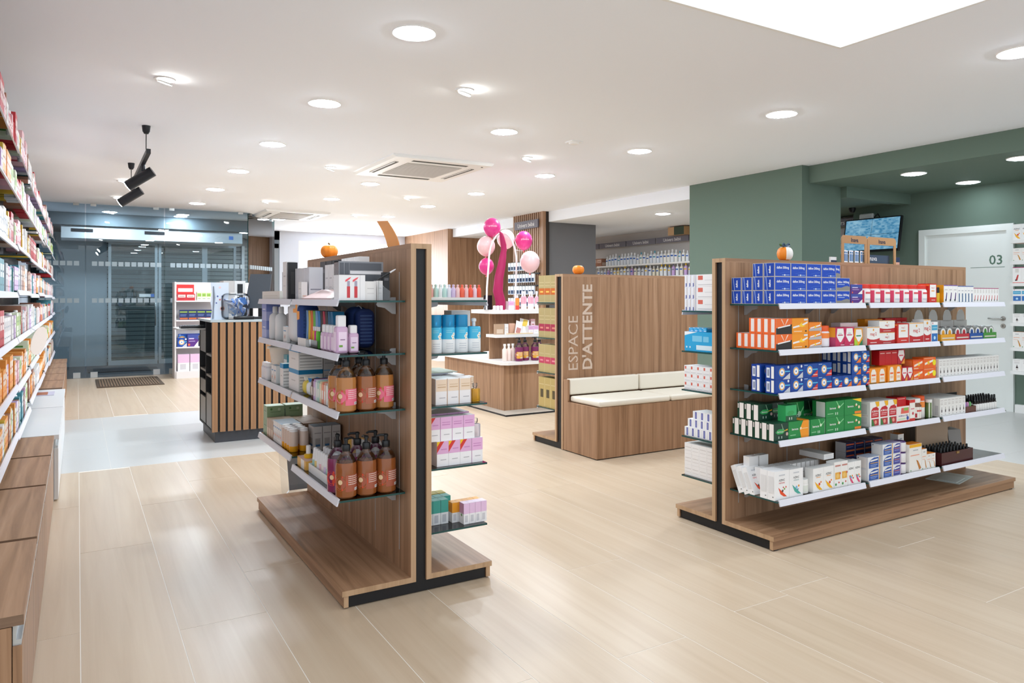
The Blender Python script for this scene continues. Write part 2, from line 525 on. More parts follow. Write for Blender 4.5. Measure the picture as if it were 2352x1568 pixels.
def downlight(x, y, z, label):
    t = thing('ceiling_downlight', label, 'ceiling light', (x, y, z - 0.008), 0, 'round ceiling downlights')
    put(ring_m, 'trim_ring', t); put(disc_g if z < 2.61 else disc_m, 'diffuser', t)
rows = {1.65: [3.87, 5.63, 7.39, 9.17, 10.88, 12.65, 14.85], 3.34: [5.76, 7.53, 9.31, 11.03, 12.78, 14.4], 4.98: [2.27, 4.04, 5.81, 7.58, 9.40, 11.1, 12.9, 14.8], 0.49: [14.7]}
names = {1.65: 'left row over the near gondola', 3.34: 'middle row over the air conditioners', 4.98: 'right row over the waiting bench', 0.49: 'lobby'}
for x in rows:
    for i, y in enumerate(rows[x]):
        if abs(x - 3.34) < 0.1 and (7.2 < y < 8.6 or 12.7 < y < 14.1):
            continue
        lab = 'round white ceiling downlight in the entrance lobby' if x == 0.49 else 'round ceiling downlight, %s from front, %s' % (nth(i), names[x])
        downlight(x, y, 2.8, lab)
for i, (x, y) in enumerate([(7.6, 4.48), (8.7, 4.5), (7.62, 3.46)]):
    downlight(x, y, 2.6, ['round downlight in the green ceiling nearest the pillar', 'round downlight in green ceiling near door 03', 'round downlight in green ceiling at right picture edge'][i])
downlight(7.98, 8.75, 2.62, 'round downlight in the white alcove ceiling')
b = MB(); b.lathe([(0.05, 0.02), (0.05, 0.002), (0.066, 0.0), (0.07, 0.01)], C('#e8e8e6', 0.4), 20, cap=False); sr = b.mesh('trim_ring', True)
b = MB(); b.lathe([(0.048, 0.0), (0.047, 0.012)], C('#d0d0ce', 0.4), 18, cap=False); b.poly([(0.046 * math.cos(-a * math.pi / 9), 0.046 * math.sin(-a * math.pi / 9), 0.004) for a in range(18)], SPOTL); sh_ = b.mesh('spot_head', True)
spots = [(0.517, 5.57), (2.42, 4.75), (2.52, 8.37), (4.17, 6.71), (4.27, 10.29), (2.53, 11.85), (4.36, 13.02), (0.50, 10.7), (0.51, 12.53)]
near = ['left wall shelves, nearest', 'near gondola', 'checkout counter', 'balloon arch', 'back of the sales floor, right', 'second air conditioner', 'wood wall', 'track lamp', 'glass partition']
for (x, y), q in zip(spots, near):
    t = thing('recessed_spotlight', 'small recessed tilting spotlight in ceiling by the ' + q, 'spotlight', (x, y, 2.79), 0, 'small recessed spotlights')
    put(sr, 'trim_ring', t)
    o = put(sh_, 'spot_head', t, (0, 0, -0.022)); o.rotation_euler = (rad(12), rad(14), 0)
lp = thing('light_panel', 'large glowing white rectangular ceiling panel at top right', 'light panel', (3.92, 2.755, 2.785))
b = MB(); b.box(-3.9, -2.15, 0.0, 0, 0, 0.01, SKYL); b.build('panel_film', lp)
b = MB()
for q in ((-3.92, -2.17, 0.02, -2.15), (-3.92, 0, 0.02, 0.02), (-3.92, -2.15, -3.9, 0), (0, -2.15, 0.02, 0)):
    b.box(q[0], q[1], -0.003, q[2], q[3], 0.015, WHITE)
b.build('panel_frame', lp)
def cassette(x, y, w, d, label):
    t = thing('ceiling_air_conditioner', label, 'air conditioner', (x, y, 2.765))
    fr = C('#eeeeec', 0.45)
    b = MB(); b.prism([(0.03, 0.0), (w - 0.03, 0.0), (w, 0.02), (w, 0.035), (0, 0.035), (0, 0.02)], 'y', 0, d, fr); b.build('face_panel', t)
    b = MB(); b.box(0.27, 0.27, -0.006, w - 0.27, d - 0.27, 0.0, C('#bdbbb8', 0.6)); g = b.build('grille', t)
    b = MB(); k = 0.3
    while k < d - 0.3:
        b.box(0.29, k, -0.010, w - 0.29, k + 0.012, -0.006, C('#d2d0cd', 0.5)); k += 0.03
    o = b.build('grille_slat', g); o['kind'] = 'stuff'
    for q in ((0.27, 0.11, w - 0.27, 0.165), (0.27, d - 0.165, w - 0.27, d - 0.11), (0.11, 0.27, 0.165, d - 0.27), (w - 0.165, 0.27, w - 0.11, d - 0.27)):
        b = MB(); b.box(q[0], q[1], -0.003, q[2], q[3], 0.0, mat('slot_dark', '#4a463f', 0.7)); b.build('air_slot', t)
        b = MB(); b.box(q[0], q[1] + (0.045 if q[2] - q[0] > 0.2 else 0), -0.008, q[2] if q[2] - q[0] > 0.2 else q[0] + 0.012, q[3], -0.003, fr); b.build('flap', t)
    b = MB(); b.lathe([(0.012, -0.004), (0.012, 0.0)], DARK, 10, w - 0.1, 0.1); b.build('sensor', t)
cassette(2.84, 7.20, 1.2, 1.32, 'white ceiling air conditioner cassette nearer the camera')
cassette(2.76, 12.86, 1.12, 1.25, 'white ceiling air conditioner cassette farther back')
t = thing('smoke_detector', 'small white square detector on the ceiling', 'detector', (4.134, 5.786, 2.77))
b = MB(); b.box(-0.06, -0.06, 0.018, 0.06, 0.06, 0.03, WHITE); b.build('base_plate', t)
b = MB(); b.lathe([(0.03, 0.0), (0.045, 0.006), (0.05, 0.018)], WHITE, 18); b.build('detector_head', t, smooth=True)

# ---- hanging track with two spotlights
tr = thing('track_light', 'black hanging track lamp with two cylindrical spotlights', 'track light', (0.52, 7.18, 2.8))
b = MB(); b.box(-0.017, -0.25, -0.285, 0.017, 2.2, -0.245, DARK); b.build('track_rail', tr)
for y in (0.0, 2.08):
    b = MB(); b.lathe([(0.018, -0.07), (0.03, -0.05), (0.036, 0.0)], DARK, 16, 0, y); b.build('ceiling_cup', tr, smooth=True)
    b = MB(); b.tube([(0, y, -0.06), (0, y + 0.01, -0.25)], 0.004, DARK, 6); b.build('suspension_wire', tr)
def head(y, aim):
    b = MB(); b.tube([(0, y, -0.285), (0, y, -0.36)], 0.018, DARK, 10); b.build('stem', tr, smooth=True)
    a = Vector(aim).normalized(); p = Vector((0, y, -0.40)); q0 = p - a * 0.10; q1 = p + a * 0.16
    b = MB(); b.tube([q0, q1], 0.048, DARK, 20); h = b.build('lamp_head', tr, smooth=True)
    b = MB(); b.tube([q1, q1 + a * 0.004], 0.043, SPOTL, 20); b.build('lens', h)
head(0.35, (-0.78, 0.25, -0.55)); head(1.75, (-0.78, 0.25, -0.55))
# ================================================================ gondolas
def shelf(g, side, x0, x1, z, depth, y_in, rail=True, glass=GLASS):
    """glass shelf with brackets and a price rail; side -1/+1 is the local y side"""
    yo = side * depth; yi = side * y_in
    b = MB()
    lo, hi = min(yo, yi), max(yo, yi)
    b.box(x0, lo, z - 0.008, x1, hi, z, glass, F=EDGE, K=EDGE, L=EDGE, R=EDGE)
    s = b.build('shelf', g)
    for x in (x0 + 0.11, x1 - 0.11):
        b = MB()
        o = [(0, 0.014), (0.0, -0.062), (0.018, -0.06), (0.052, -0.034), (0.085, -0.028), (0.092, -0.018), (0.088, -0.0085), (0.028, -0.0085), (0.028, 0.010), (0.02, 0.014)]
        b.prism([(yi + side * u, z + w) for u, w in o], 'x', x, x + 0.005, BRACKET); b.build('bracket', s)
    if rail:
        b = MB()
        b.prism([(yo - side * 0.004, z + 0.005), (yo + side * 0.004, z + 0.005), (yo + side * 0.012, z - 0.024), (yo + side * 0.006, z - 0.025)], 'x', x0 + 0.012, x1 - 0.012, RAIL)
        r = b.build('price_rail', s)
    return s
def gondola(name, label, loc, rz, L, half, hgt, outs, shelves, uprights, back_depth=None):
    g = thing(name, label, 'display gondola', loc, rz)
    for side, out in outs:
        s = side
        def yy(a, c):
            return (min(s * a, s * c), max(s * a, s * c))
        y0, y1 = yy(half, out)
        b = MB(); b.box(0.0, y0, 0.053, L, y1, 0.076, WX, L=WE, R=WE); b.build('base_deck', g)
        y0, y1 = yy(out - 0.028, out - 0.008)
        b = MB(); b.box(0.004, y0, 0.006, L - 0.004, y1, 0.053, WX, L=WE, R=WE); f = b.build('base_fascia', g)
        b = MB()
        for x in (0.02, L - 0.05):
            b.box(x, y0 + 0.003, 0.0, x + 0.03, y1 - 0.003, 0.006, BLACK)
        b.build('foot', f)
        y0, y1 = yy(half - 0.024, half)
        b = MB(); b.box(0.0, y0, 0.053 if out > half + 0.03 else 0.004, L, y1, hgt - 0.022, WZ, L=WE, R=WE); pnl = b.build('side_panel', g)
        for x in uprights:
            b = MB(); yb0, yb1 = yy(half - 0.002, half + 0.0015); b.box(x, yb0, 0.16, x + 0.004, yb1, hgt - 0.12, BRACKET); b.build('slot_strip', pnl)
    b = MB(); b.box(0, -half, hgt - 0.022, L, half, hgt, WX, L=WE, R=WE); b.build('top_cap', g)
    ym = max(o for s, o in outs)
    lo = min(-half + 0.024, *(s * (o - 0.03) for s, o in outs)); hi = max(half - 0.024, *(s * (o - 0.03) for s, o in outs))
    for x in (0.012, L - 0.020):
        b = MB(); b.box(x, -half + 0.024, 0.053, x + 0.008, half - 0.024, hgt - 0.022, BLACK); b.build('end_strip', g)
        b = MB(); b.box(x, lo, 0.004, x + 0.008, hi, 0.053, BLACK); b.build('kick_plate', g)
    for a in shelves:
        shelf(g, *a)
    return g
AX, AY = 1.2915, 2.95
zA = [1.277, 1.047, 0.803, 0.437]; zAf = [1.277, 1.047, 0.803, 0.475]
zAr = [1.277, 1.037, 0.803, 0.525, 0.243]
shA = []
for z, zf in zip(zA, zAf):
    shA += [(1, 0.05, 0.835, z, 0.347, 0.055), (1, 0.845, 1.63, zf, 0.347, 0.055)]
for i, z in enumerate(zAr):
    shA += [(-1, 0.03, 0.82, z, 0.345, 0.055, i == 0), (-1, 0.83, 1.63, z, 0.345, 0.055, i == 0)]
GA = gondola('shelving_gondola', 'double-sided wooden gondola nearest the camera, with amber soap bottles', (AX, AY, 0), math.pi / 2, 1.665, 0.0485, 1.525,
             [(1, 0.353), (-1, 0.353)], shA, [0.13, 0.44, 0.835, 1.24])
BX, BY = 3.03, 2.877
zB = [1.255, 1.018, 0.795, 0.552, 0.248]
zBb = [1.213, 0.978, 0.752, 0.480, 0.250]
shB = []
for z in zB:
    for x0, x1 in ((0.035, 0.775), (0.79, 1.515), (1.53, 2.285)):
        shB.append((-1, x0, x1, z, 0.362, 0.05))
for i, z in enumerate(zBb):
    shB += [(1, 0.03, 0.82, z, 0.318, 0.05, i == 0)]
GB = gondola('shelving_gondola', 'double-sided wooden gondola at right full of medicine cartons', (BX, BY, 0), 0, 2.41, 0.048, 1.505,
             [(-1, 0.370), (1, 0.335)], shB, [0.10, 0.50, 0.79, 1.10, 1.53, 1.95])
WX0, WY0 = 3.53, 5.16
zW = [1.247, 0.934, 0.626, 0.316]
GW = gondola('shelving_gondola', 'wooden gondola with lettered waiting-area panel and golden boxes behind', (WX0, WY0, 0), 0, 1.56, 0.06, 1.49,
             [(-1, 0.0601), (1, 0.42)], [(1, 0.03, 0.75, z, 0.40, 0.06, True) for z in zW], [])
LET = mat('sandblast_letter', '#d3bfae', 0.6)
b = MB(); b.text('ESPACE', (0.105, -0.0615, 0.673), (0, 0, 1), (-1, 0, 0), 0.098, LET, 0.0, 0.0, 0.50); b.build('lettering', GW)
b = MB(); b.text("D'ATTENTE", (0.255, -0.0615, 0.673), (0, 0, 1), (-1, 0, 0), 0.098, LET, 0.0, 0.025, 0.755); b.build('lettering', GW)

# ---- waiting bench
BN = thing('waiting_bench', 'wooden box bench with cream cushions under the lettered panel', 'bench', (3.53, 4.63, 0))
b = MB(); b.box(0, 0, 0.008, 1.56, 0.022, 0.415, WZ); b.box(0, 0.022, 0.008, 0.022, 0.462, 0.415, WZ); b.box(1.538, 0.022, 0.008, 1.56, 0.462, 0.415, WZ); b.box(0.022, 0.022, 0.39, 1.538, 0.462, 0.412, WX)
b.box(0.01, 0.01, 0.0, 1.55, 0.45, 0.008, BLACK); b.build('box_body', BN)
b = MB(); b.box(0, 0.40, 0.415, 0.02, 0.462, 0.60, WZ); b.build('armrest_panel', BN)
CUSH = mat('cream_leather', '#eae4d6', 0.45)
def cushion(x0, y0, z0, x1, y1, z1, name, r=0.018):
    bm = bmesh.new()
    bmesh.ops.create_cube(bm, size=1.0)
    for v in bm.verts:
        v.co = Vector(((x0 + x1) / 2 + v.co.x * (x1 - x0), (y0 + y1) / 2 + v.co.y * (y1 - y0), (z0 + z1) / 2 + v.co.z * (z1 - z0)))
    bmesh.ops.bevel(bm, geom=bm.edges[:], offset=r, segments=3, profile=0.6, affect='EDGES')
    for f in bm.faces:
        f.smooth = True
    me = bpy.data.meshes.new(name); bm.to_mesh(me); bm.free(); me.materials.append(CUSH)
    return put(me, name, BN)
cushion(0.025, -0.005, 0.416, 0.775, 0.40, 0.465, 'seat_cushion'); cushion(0.79, -0.005, 0.416, 1.54, 0.40, 0.465, 'seat_cushion')
cushion(0.025, 0.40, 0.47, 0.775, 0.461, 0.605, 'back_cushion', 0.015); cushion(0.79, 0.40, 0.47, 1.54, 0.461, 0.605, 'back_cushion', 0.015)

# ---- checkout counter with vertical slats
CN = thing('checkout_counter', 'tall black checkout counter with vertical wooden slats', 'counter', (1.02, 6.90, 0))
K2 = mat('counter_black', '#1d1e21', 0.5)
b = MB(); b.box(0.03, 0.03, 0.0, 0.66, 0.74, 0.10, mat('counter_plinth', '#45464b', 0.45)); b.build('plinth', CN)
b = MB()
b.box(0.0, 0.02, 0.10, 0.70, 0.04, 1.07, K2); b.box(0.0, 0.74, 0.10, 0.70, 0.76, 1.07, K2); b.box(0.34, 0.04, 0.10, 0.36, 0.74, 1.07, K2); b.box(0.0, 0.36, 0.10, 0.34, 0.375, 1.07, K2); b.box(0.36, 0.04, 0.10, 0.70, 0.74, 0.12, K2)
b.box(0.0, 0.04, 0.10, 0.34, 0.74, 0.115, K2)
b.build('carcass', CN)
b = MB(); b.box(-0.012, 0.0, 1.07, 0.72, 0.78, 1.09, mat('counter_top', '#b7c2c6', 0.25)); b.build('counter_top', CN)
om = MB(); om.box(0, 0, 0.098, 0.046, 0.020, 1.068, OAKS); om = om.mesh('slat')
for i in range(11):
    put(om, 'slat', CN, (0.002 + i * 0.0655, 0.0, 0))
b = MB(); b.box(0.70, 0.02, 0.10, 0.72, 0.76, 1.07, OAKS); b.build('end_panel', CN)
DG = mat('drawer_grey', '#6f6d69', 0.4)
for (y0, y1, z0, z1) in ((0.38, 0.73, 0.12, 0.36), (0.38, 0.73, 0.40, 0.52), (0.38, 0.73, 0.78, 0.98), (0.05, 0.35, 0.12, 0.42)):
    b = MB(); b.box(0.004, y0, z0, 0.02, y1, z1, DG); b.build('drawer_front', CN)
for (y0, y1, z) in ((0.04, 0.36, 0.57), (0.04, 0.36, 0.76), (0.375, 0.74, 0.60)):
    b = MB(); b.box(0.005, y0, z, 0.33, y1, z + 0.02, DG); b.build('inner_shelf', CN)
b = MB(); b.box(-0.22, 0.50, 0.985, 0.30, 0.95, 1.0, mat('pull_shelf_grey', '#b9b8b6', 0.4)); b.build('pull_out_shelf', CN)
c2 = thing('service_counter', 'cream white service counter right of the slatted counter', 'counter', (1.80, 6.95, 0))
b = MB(); b.box(0, 0, 0, 0.75, 0.6, 0.95, C('#e6dfd6', 0.5)); b.build('body', c2)
b = MB(); b.box(-0.02, -0.02, 0.95, 0.77, 0.62, 0.98, WHITE); b.build('counter_top', c2)
b = MB(); b.box(0.36, -0.002, 0.05, 0.365, 0.0, 0.93, C('#b9b2aa')); b.box(0.36, -0.002, 0.42, 0.75, 0.0, 0.424, C('#b9b2aa')); b.build('door_joint', c2)

# ---- drawer cabinets and white cabinets along the left wall
def cab(y0, y1, x1, z, label, m_top, m_front, white=False):
    t = thing('drawer_cabinet', label, 'cabinet', (x1, y0, 0), 0, 'low cabinets along the left wall')
    w = y1 - y0
    b = MB(); b.box(-0.62, 0.0, 0.0, -0.024, w, z - 0.03, m_front); b.build('body', t)
    b = MB(); b.box(-0.62, 0.0, z - 0.028, 0.004, w - 0.028, z, m_top, F=(m_top if white else wood('walnut_cut', 'x', '#6b5340', '#7f6450', '#8d715b'))); b.build('cabinet_top', t)
    b = MB(); b.box(-0.022, 0.004, 0.01, 0.0, w - 0.004, z - 0.085, m_front); d = b.build('drawer', t)
    b = MB(); b.prism([(-0.022, z - 0.085), (-0.022, z - 0.03), (-0.014, z - 0.03), (-0.014, z - 0.07), (-0.002, z - 0.07), (-0.002, z - 0.085)], 'y', 0.01, w - 0.014, ALU); b.build('handle_profile', d)
ys = [2.40, 3.16, 4.02, 4.76, 5.44]
for i in range(4):
    cab(ys[i], ys[i + 1], -0.13, 0.425, 'wooden drawer cabinet along left wall, %s from the camera' % nth(i), WY, WZ)
WC = C('#e4e6e8', 0.35)
for i, (a, c) in enumerate(((5.46, 6.85), (6.86, 8.2))):
    cab(a, c, -0.105, 0.42, 'white low cabinet along left wall, %s one' % ('nearer' if i == 0 else 'farther'), WC, WC, True)
for i in range(5):
    cab(8.25 + i * 0.78, 9.03 + i * 0.78, -0.13, 0.425, 'wooden drawer cabinet beyond the white ones, %s in row' % nth(i), WY, WZ)

# ---- shelving bays along the left wall
zL = [0.515, 0.79, 1.055, 1.315, 1.58, 1.875, 2.14]
LX = -0.30
bays = []
for i in range(7):
    y0 = 3.75 + i * 1.32
    t = thing('wall_shelving', 'tall wall shelving bay on the left wall, %s from the camera' % nth(i), 'shelving', (-0.76, y0, 0), 0, 'shelving bays along the left wall')
    b = MB(); b.box(0, 0.0, 0.43, 0.012, 1.315, 2.5, C('#cfcdd0', 0.5)); b.build('back_panel', t)
    zs = []
    for j, z in enumerate(zL):
        zz = z + R.choice([-0.02, 0, 0, 0.015]) if i else z
        zs.append(zz)
        b = MB(); b.box(0.012, 0.006, zz - 0.008, 0.46, 1.309, zz, GLASS, F=EDGE, K=EDGE, R=EDGE); s = b.build('shelf', t)
        b = MB(); b.prism([(0.458, zz + 0.005), (0.464, zz + 0.005), (0.474, zz - 0.026), (0.467, zz - 0.027)], 'y', 0.0, 1.29, RAIL); b.build('price_rail', s)
    bays.append((y0, zs))
# prism with axis y takes (x, z); rails therefore run along the wall

# ---- tiered display island in the middle
IS = thing('display_island', 'tiered wooden display island with white tops below the balloon arch', 'display', (4.08, 7.05, 0))
MARB = mat('white_laminate', '#eceae8', 0.3)
b = MB(); b.box(-0.10, -0.22, 0.0, 1.30, 1.65, 0.018, mat('base_plate_grey', '#b8b1a6', 0.25), F=DARK, L=DARK); b.build('base_plate', IS)
b = MB(); b.box(0.04, 0.06, 0.018, 1.25, 1.6, 0.53, WZ); b.build('body', IS)
b = MB(); b.prism([(0.0, 0.06), (0.06, 0.0), (1.28, 0.0), (1.28, 1.62), (0.0, 1.62)], 'z', 0.53, 0.565, MARB); b.build('top_board', IS)
b = MB(); b.box(0.10, 0.50, 0.565, 1.22, 0.52, 1.10, WZ); b.build('riser_panel', IS)
b = MB(); b.box(0.06, 0.28, 0.825, 1.26, 0.52, 0.86, MARB); b.build('tier_board', IS)
b = MB(); b.box(0.04, 0.30, 1.10, 1.26, 0.86, 1.145, MARB); b.build('tier_board', IS)

# ---- white product stand in front of the glass
WS = thing('product_stand', 'white metal product stand before the glass partition', 'display stand', (1.33, 12.75, 0))
wm = C('#e8e6e8', 0.45)
b = MB(); b.box(0.0, 0.30, 0.0, 1.35, 0.33, 1.54, wm); b.box(0.0, 0.0, 0.0, 0.02, 0.30, 1.54, wm); b.build('back_panel', WS)
b = MB(); b.box(0.02, -0.05, 0.0, 1.35, 0.30, 0.11, wm); b.build('base', WS)
zS = [1.24, 0.93, 0.50]
for z in zS:
    b = MB(); b.box(0.02, -0.02, z - 0.02, 1.35, 0.30, z, wm); b.build('shelf', WS)

# ---- wall shelves at the right picture edge
RS = thing('wall_shelf', 'white shelves with small cartons on the green wall right of door', 'shelving', (WALLR, 4.09, 0))
zR = [1.915, 1.685, 1.448, 1.25, 1.015, 0.745, 0.49]
b = MB(); b.box(-0.012, -1.2, 0.10, -0.002, 0.0, 2.1, GREEN); b.build('back_panel', RS)
for z in zR:
    b = MB(); b.box(-0.34, -1.2, z - 0.035, -0.012, 0.0, z, WHITE); b.build('shelf', RS)

# ---- baby care wall in the alcove
AL = thing('wall_shelving', 'white baby-care wall shelves in the alcove behind waiting bench', 'shelving', (9.9, 6.3, 0))
b = MB(); b.box(-0.05, 0, 0.0, -0.01, 7.3, 2.46, C('#c6c2be', 0.6)); b.build('back_panel', AL)
for z in (1.70, 1.95):
    for k in range(7):
        b = MB(); b.box(-0.40, k * 1.03 + 0.02, z - 0.03, -0.05, k * 1.03 + 1.01, z, WHITE); b.build('shelf', AL)
SIGN = mat('sign_grey', '#6a6670', 0.5)
for k in range(8):
    b = MB(); y0 = 0.05 + k * 0.90
    b.box(-0.20, y0, 2.34, -0.18, y0 + 0.87, 2.45, SIGN); s = b.build('sign_board', AL)
    b = MB(); b.text('Univers bébé', (-0.2015, y0 + 0.435, 2.393), (0, -1, 0), (0, 0, 1), 0.062, WHITE); b.build('lettering', s)
b = MB(); b.box(-0.028, 0, 0, 0, 0.80, 0.145, SIGN); b.text('Univers bébé', (-0.0295, 0.40, 0.07), (0, -1, 0), (0, 0, 1), 0.075, WHITE)
tag(b.build('category_sign', None, (6.995, 10.84, 2.53)), 'grey baby-care sign on the slatted pillar', 'sign')

# ---- security screen and small fixtures near the green wall
TV = thing('wall_monitor', 'tilted wall monitor showing blue camera views beside door', 'monitor', (9.02, 5.80, 2.10))
b = MB(); b.box(-0.04, -0.39, -0.225, 0.0, 0.39, 0.225, BLACK); bo = b.build('monitor_body', TV); bo.rotation_euler = (0, rad(10), 0); bo.location = (-0.10, 0, 0)
m, n, l, bs = nodes_of('camera_views')
tc = n.new('ShaderNodeTexCoord'); mp = n.new('ShaderNodeMapping'); mp.inputs['Scale'].default_value = (1, 9, 16)
vo = n.new('ShaderNodeTexVoronoi'); vo.inputs['Scale'].default_value = 2.2; vo.distance = 'CHEBYCHEV'
rr = n.new('ShaderNodeValToRGB'); e = rr.color_ramp.elements
e[0].position = 0.08; e[0].color = lin('#12253c'); e[1].position = 0.75; e[1].color = lin('#a9dcf5')
x = e.new(0.35); x.color = lin('#4f9bc8')
nz = n.new('ShaderNodeTexNoise'); nz.inputs['Scale'].default_value = 7.0; nz.inputs['Detail'].default_value = 5.0
ma = n.new('ShaderNodeMath'); ma.operation = 'MULTIPLY_ADD'; ma.inputs[1].default_value = 0.55
l.new(tc.outputs['Object'], mp.inputs['Vector']); l.new(mp.outputs[0], vo.inputs['Vector']); l.new(tc.outputs['Object'], nz.inputs['Vector'])
l.new(vo.outputs['Distance'], ma.inputs[0]); 
mm = n.new('ShaderNodeMath'); mm.operation = 'MULTIPLY'; mm.inputs[1].default_value = 0.55; l.new(nz.outputs['Fac'], mm.inputs[0]); l.new(mm.outputs[0], ma.inputs[2])
l.new(ma.outputs[0], rr.inputs['Fac'])
l.new(rr.outputs[0], bs.inputs['Emission Color']); bs.inputs['Emission Strength'].default_value = 0.42; bs.inputs['Base Color'].default_value = (0.01, 0.01, 0.01, 1); bs.inputs['Roughness'].default_value = 0.2
b = MB()
for y0, y1 in ((-0.375, -0.002), (0.002, 0.375)):
    for z0, z1 in ((-0.20, -0.002), (0.002, 0.21)):
        b.box(-0.0415, y0, z0, -0.0405, y1, z1, m)
b.build('camera_view', bo)
b = MB(); b.box(-0.10, -0.05, -0.05, 0.08, 0.05, 0.05, DARK); b.build('wall_bracket', TV)
t = thing('wireless_router', 'white rounded box on wall above the blue monitor', 'device', (9.09, 5.98, 2.33))
b = MB(); b.box(-0.05, -0.10, -0.08, 0.0, 0.10, 0.08, WHITE); o = b.build('case', t)
bv = o.modifiers.new('bevel', 'BEVEL'); bv.width = 0.02; bv.segments = 3
b = MB(); b.tube([(-0.02, -0.10, 0.02), (-0.05, -0.17, 0.06), (-0.03, -0.22, -0.04), (-0.06, -0.27, -0.12)], 0.008, BLACK, 6); b.build('cable', t, smooth=True)
t = thing('security_camera', 'tiny dark dome camera under the green ceiling', 'camera', (9.0, 6.15, 2.5))
b = MB(); b.lathe([(0.005, -0.07), (0.03, -0.06), (0.045, -0.02), (0.045, 0.0)], BLACK, 14, cap=True); b.build('dome', t, smooth=True)
# ================================================================ cartons and packs
# decor items: ('r',face,u0,v0,u1,v1,colour) ('p',face,[(u,v)..],colour) ('c',face,u,v,r,colour) ('t',face,u,v,h,text,colour[,bold]) ('v',... vertical text)
def fr(face, w, d, h):
    return {'F': (Vector((0, 0, 0)), Vector((1, 0, 0)), w, Vector((0, -1, 0))), 'L': (Vector((0, d, 0)), Vector((0, -1, 0)), d, Vector((-1, 0, 0))),
            'R': (Vector((w, 0, 0)), Vector((0, 1, 0)), d, Vector((1, 0, 0))), 'K': (Vector((w, d, 0)), Vector((-1, 0, 0)), w, Vector((0, 1, 0))),
            'T': (Vector((0, 0, h)), Vector((1, 0, 0)), w, Vector((0, 0, 1)))}[face]
def decorate(b, dec, w, d, h):
    lv = 0
    for q in dec:
        lv += 1
        o, u, lu, nrm = fr(q[1], w, d, h)
        v = Vector((0, 1, 0)) if q[1] == 'T' else Vector((0, 0, 1)); lvv = d if q[1] == 'T' else h
        off = nrm * (0.00025 + 0.00012 * lv)
        P = lambda a, c: o + u * (a * lu) + v * (c * lvv) + off
        if q[0] == 'r':
            b.poly([P(q[2], q[3]), P(q[4], q[3]), P(q[4], q[5]), P(q[2], q[5])], C(q[6]))
        elif q[0] == 'p':
            b.poly([P(a, c) for a, c in q[2]], C(q[3]))
        elif q[0] == 'c':
            rr_ = q[4] * lvv
            b.poly([o + u * (q[2] * lu + rr_ * math.cos(k * math.pi / 8)) + v * (q[3] * lvv + rr_ * math.sin(k * math.pi / 8)) + off for k in range(16)], C(q[5]))
        elif q[0] == 't':
            b.text(q[5], P(q[2], q[3]), u, v, q[4] * lvv, C(q[6]), 0.5, q[7] if len(q) > 7 else 0.0, lu * 0.86)
        elif q[0] == 'v':
            b.text(q[5], P(q[2], q[3]), v, -u, q[4] * lu, C(q[6]), 0.5, q[7] if len(q) > 7 else 0.0, lvv * 0.86)
ST = {}
def style(k, base, *dec):
    ST[k] = (base, dec)
_BX = {}
def carton(k, w, d, h):
    key = (k, round(w, 4), round(d, 4), round(h, 4))
    if key not in _BX:
        base, dec = ST[k]
        b = MB(); b.box(0, 0, 0, w, d, h, C(base)); decorate(b, dec, w, d, h)
        _BX[key] = b.mesh('carton')
    return _BX[key]
SEEN = {}
def uniq(label):
    SEEN[label] = SEEN.get(label, 0) + 1
    if SEEN[label] > 1:
        print('DUPLICATE LABEL', label)
    return label
KIND = ['carton']
def prod(me, loc, label, cat, group, name='carton', rz=0.0):
    if name == 'carton':
        name = KIND[0]
    o = put(me, name, None, loc, rz)
    return tag(o, uniq(label), cat, group)
ROWN = {1: [''], 2: ['bottom row, ', 'top row, '], 3: ['bottom row, ', 'middle row, ', 'top row, '], 4: ['bottom row, ', 'second row up, ', 'third row up, ', 'top row, ']}
def stack(k, desc, where, x0, y0, z0, w, d, h, nc=1, nr=1, nd=1, gx=0.001, gd=0.002, gz=0.0006, rz=0.0, full=False, cat='carton', name='carton', skip=()):
    """block of equal cartons. rz 0: faces -Y, columns run along +X; rz M90: faces -X, columns run towards -Y"""
    me = carton(k, w, d, h)
    grp = desc + 's on ' + where
    for j in range(nr):
        for i in range(nc):
            for m_ in range(nd):
                if not (full or m_ == 0 or j == nr - 1 or (i == 0 and rz == 0.0) or (i == nc - 1 and rz != 0.0)):
                    continue
                if (i, j, m_) in skip:
                    continue
                lx = i * (w + gx); ly = m_ * (d + gd)
                if rz == 0.0:
                    p = (x0 + lx, y0 + ly, z0 + j * (h + gz))
                else:
                    p = (x0 + ly, y0 - lx, z0 + j * (h + gz))
                lab = desc + ', ' + ROWN[nr][j] + ('%s from left, ' % nth(i) if nc > 1 else '') + ('%s deep, ' % nth(m_) if nd > 1 and m_ else ('front, ' if nd > 1 else '')) + where
                prod(me, p, lab, cat, grp if nc * nr * nd > 1 else None, name, rz)
w_ = '#f4f3f1'
style('daf', '#c9c2bd', ('r', 'F', .02, .03, .98, .97, '#0d45b8'), ('t', 'F', .5, .66, .17, 'daflon 500mg', w_, .02), ('r', 'F', .45, .10, .92, .14, '#8fb0e8'), ('c', 'F', .62, .12, .06, w_), ('p', 'F', [(.3, .22), (.6, .3), (.95, .34), (.95, .36), (.6, .32), (.3, .24)], '#3f6fd0'),
      ('r', 'L', .05, .03, .95, .97, '#0d3fa6'), ('v', 'L', .55, .5, .16, 'daflon', w_, .03), ('p', 'L', [(.16, .97), (.24, .97), (.36, .03), (.30, .03)], '#8ea4d8'))
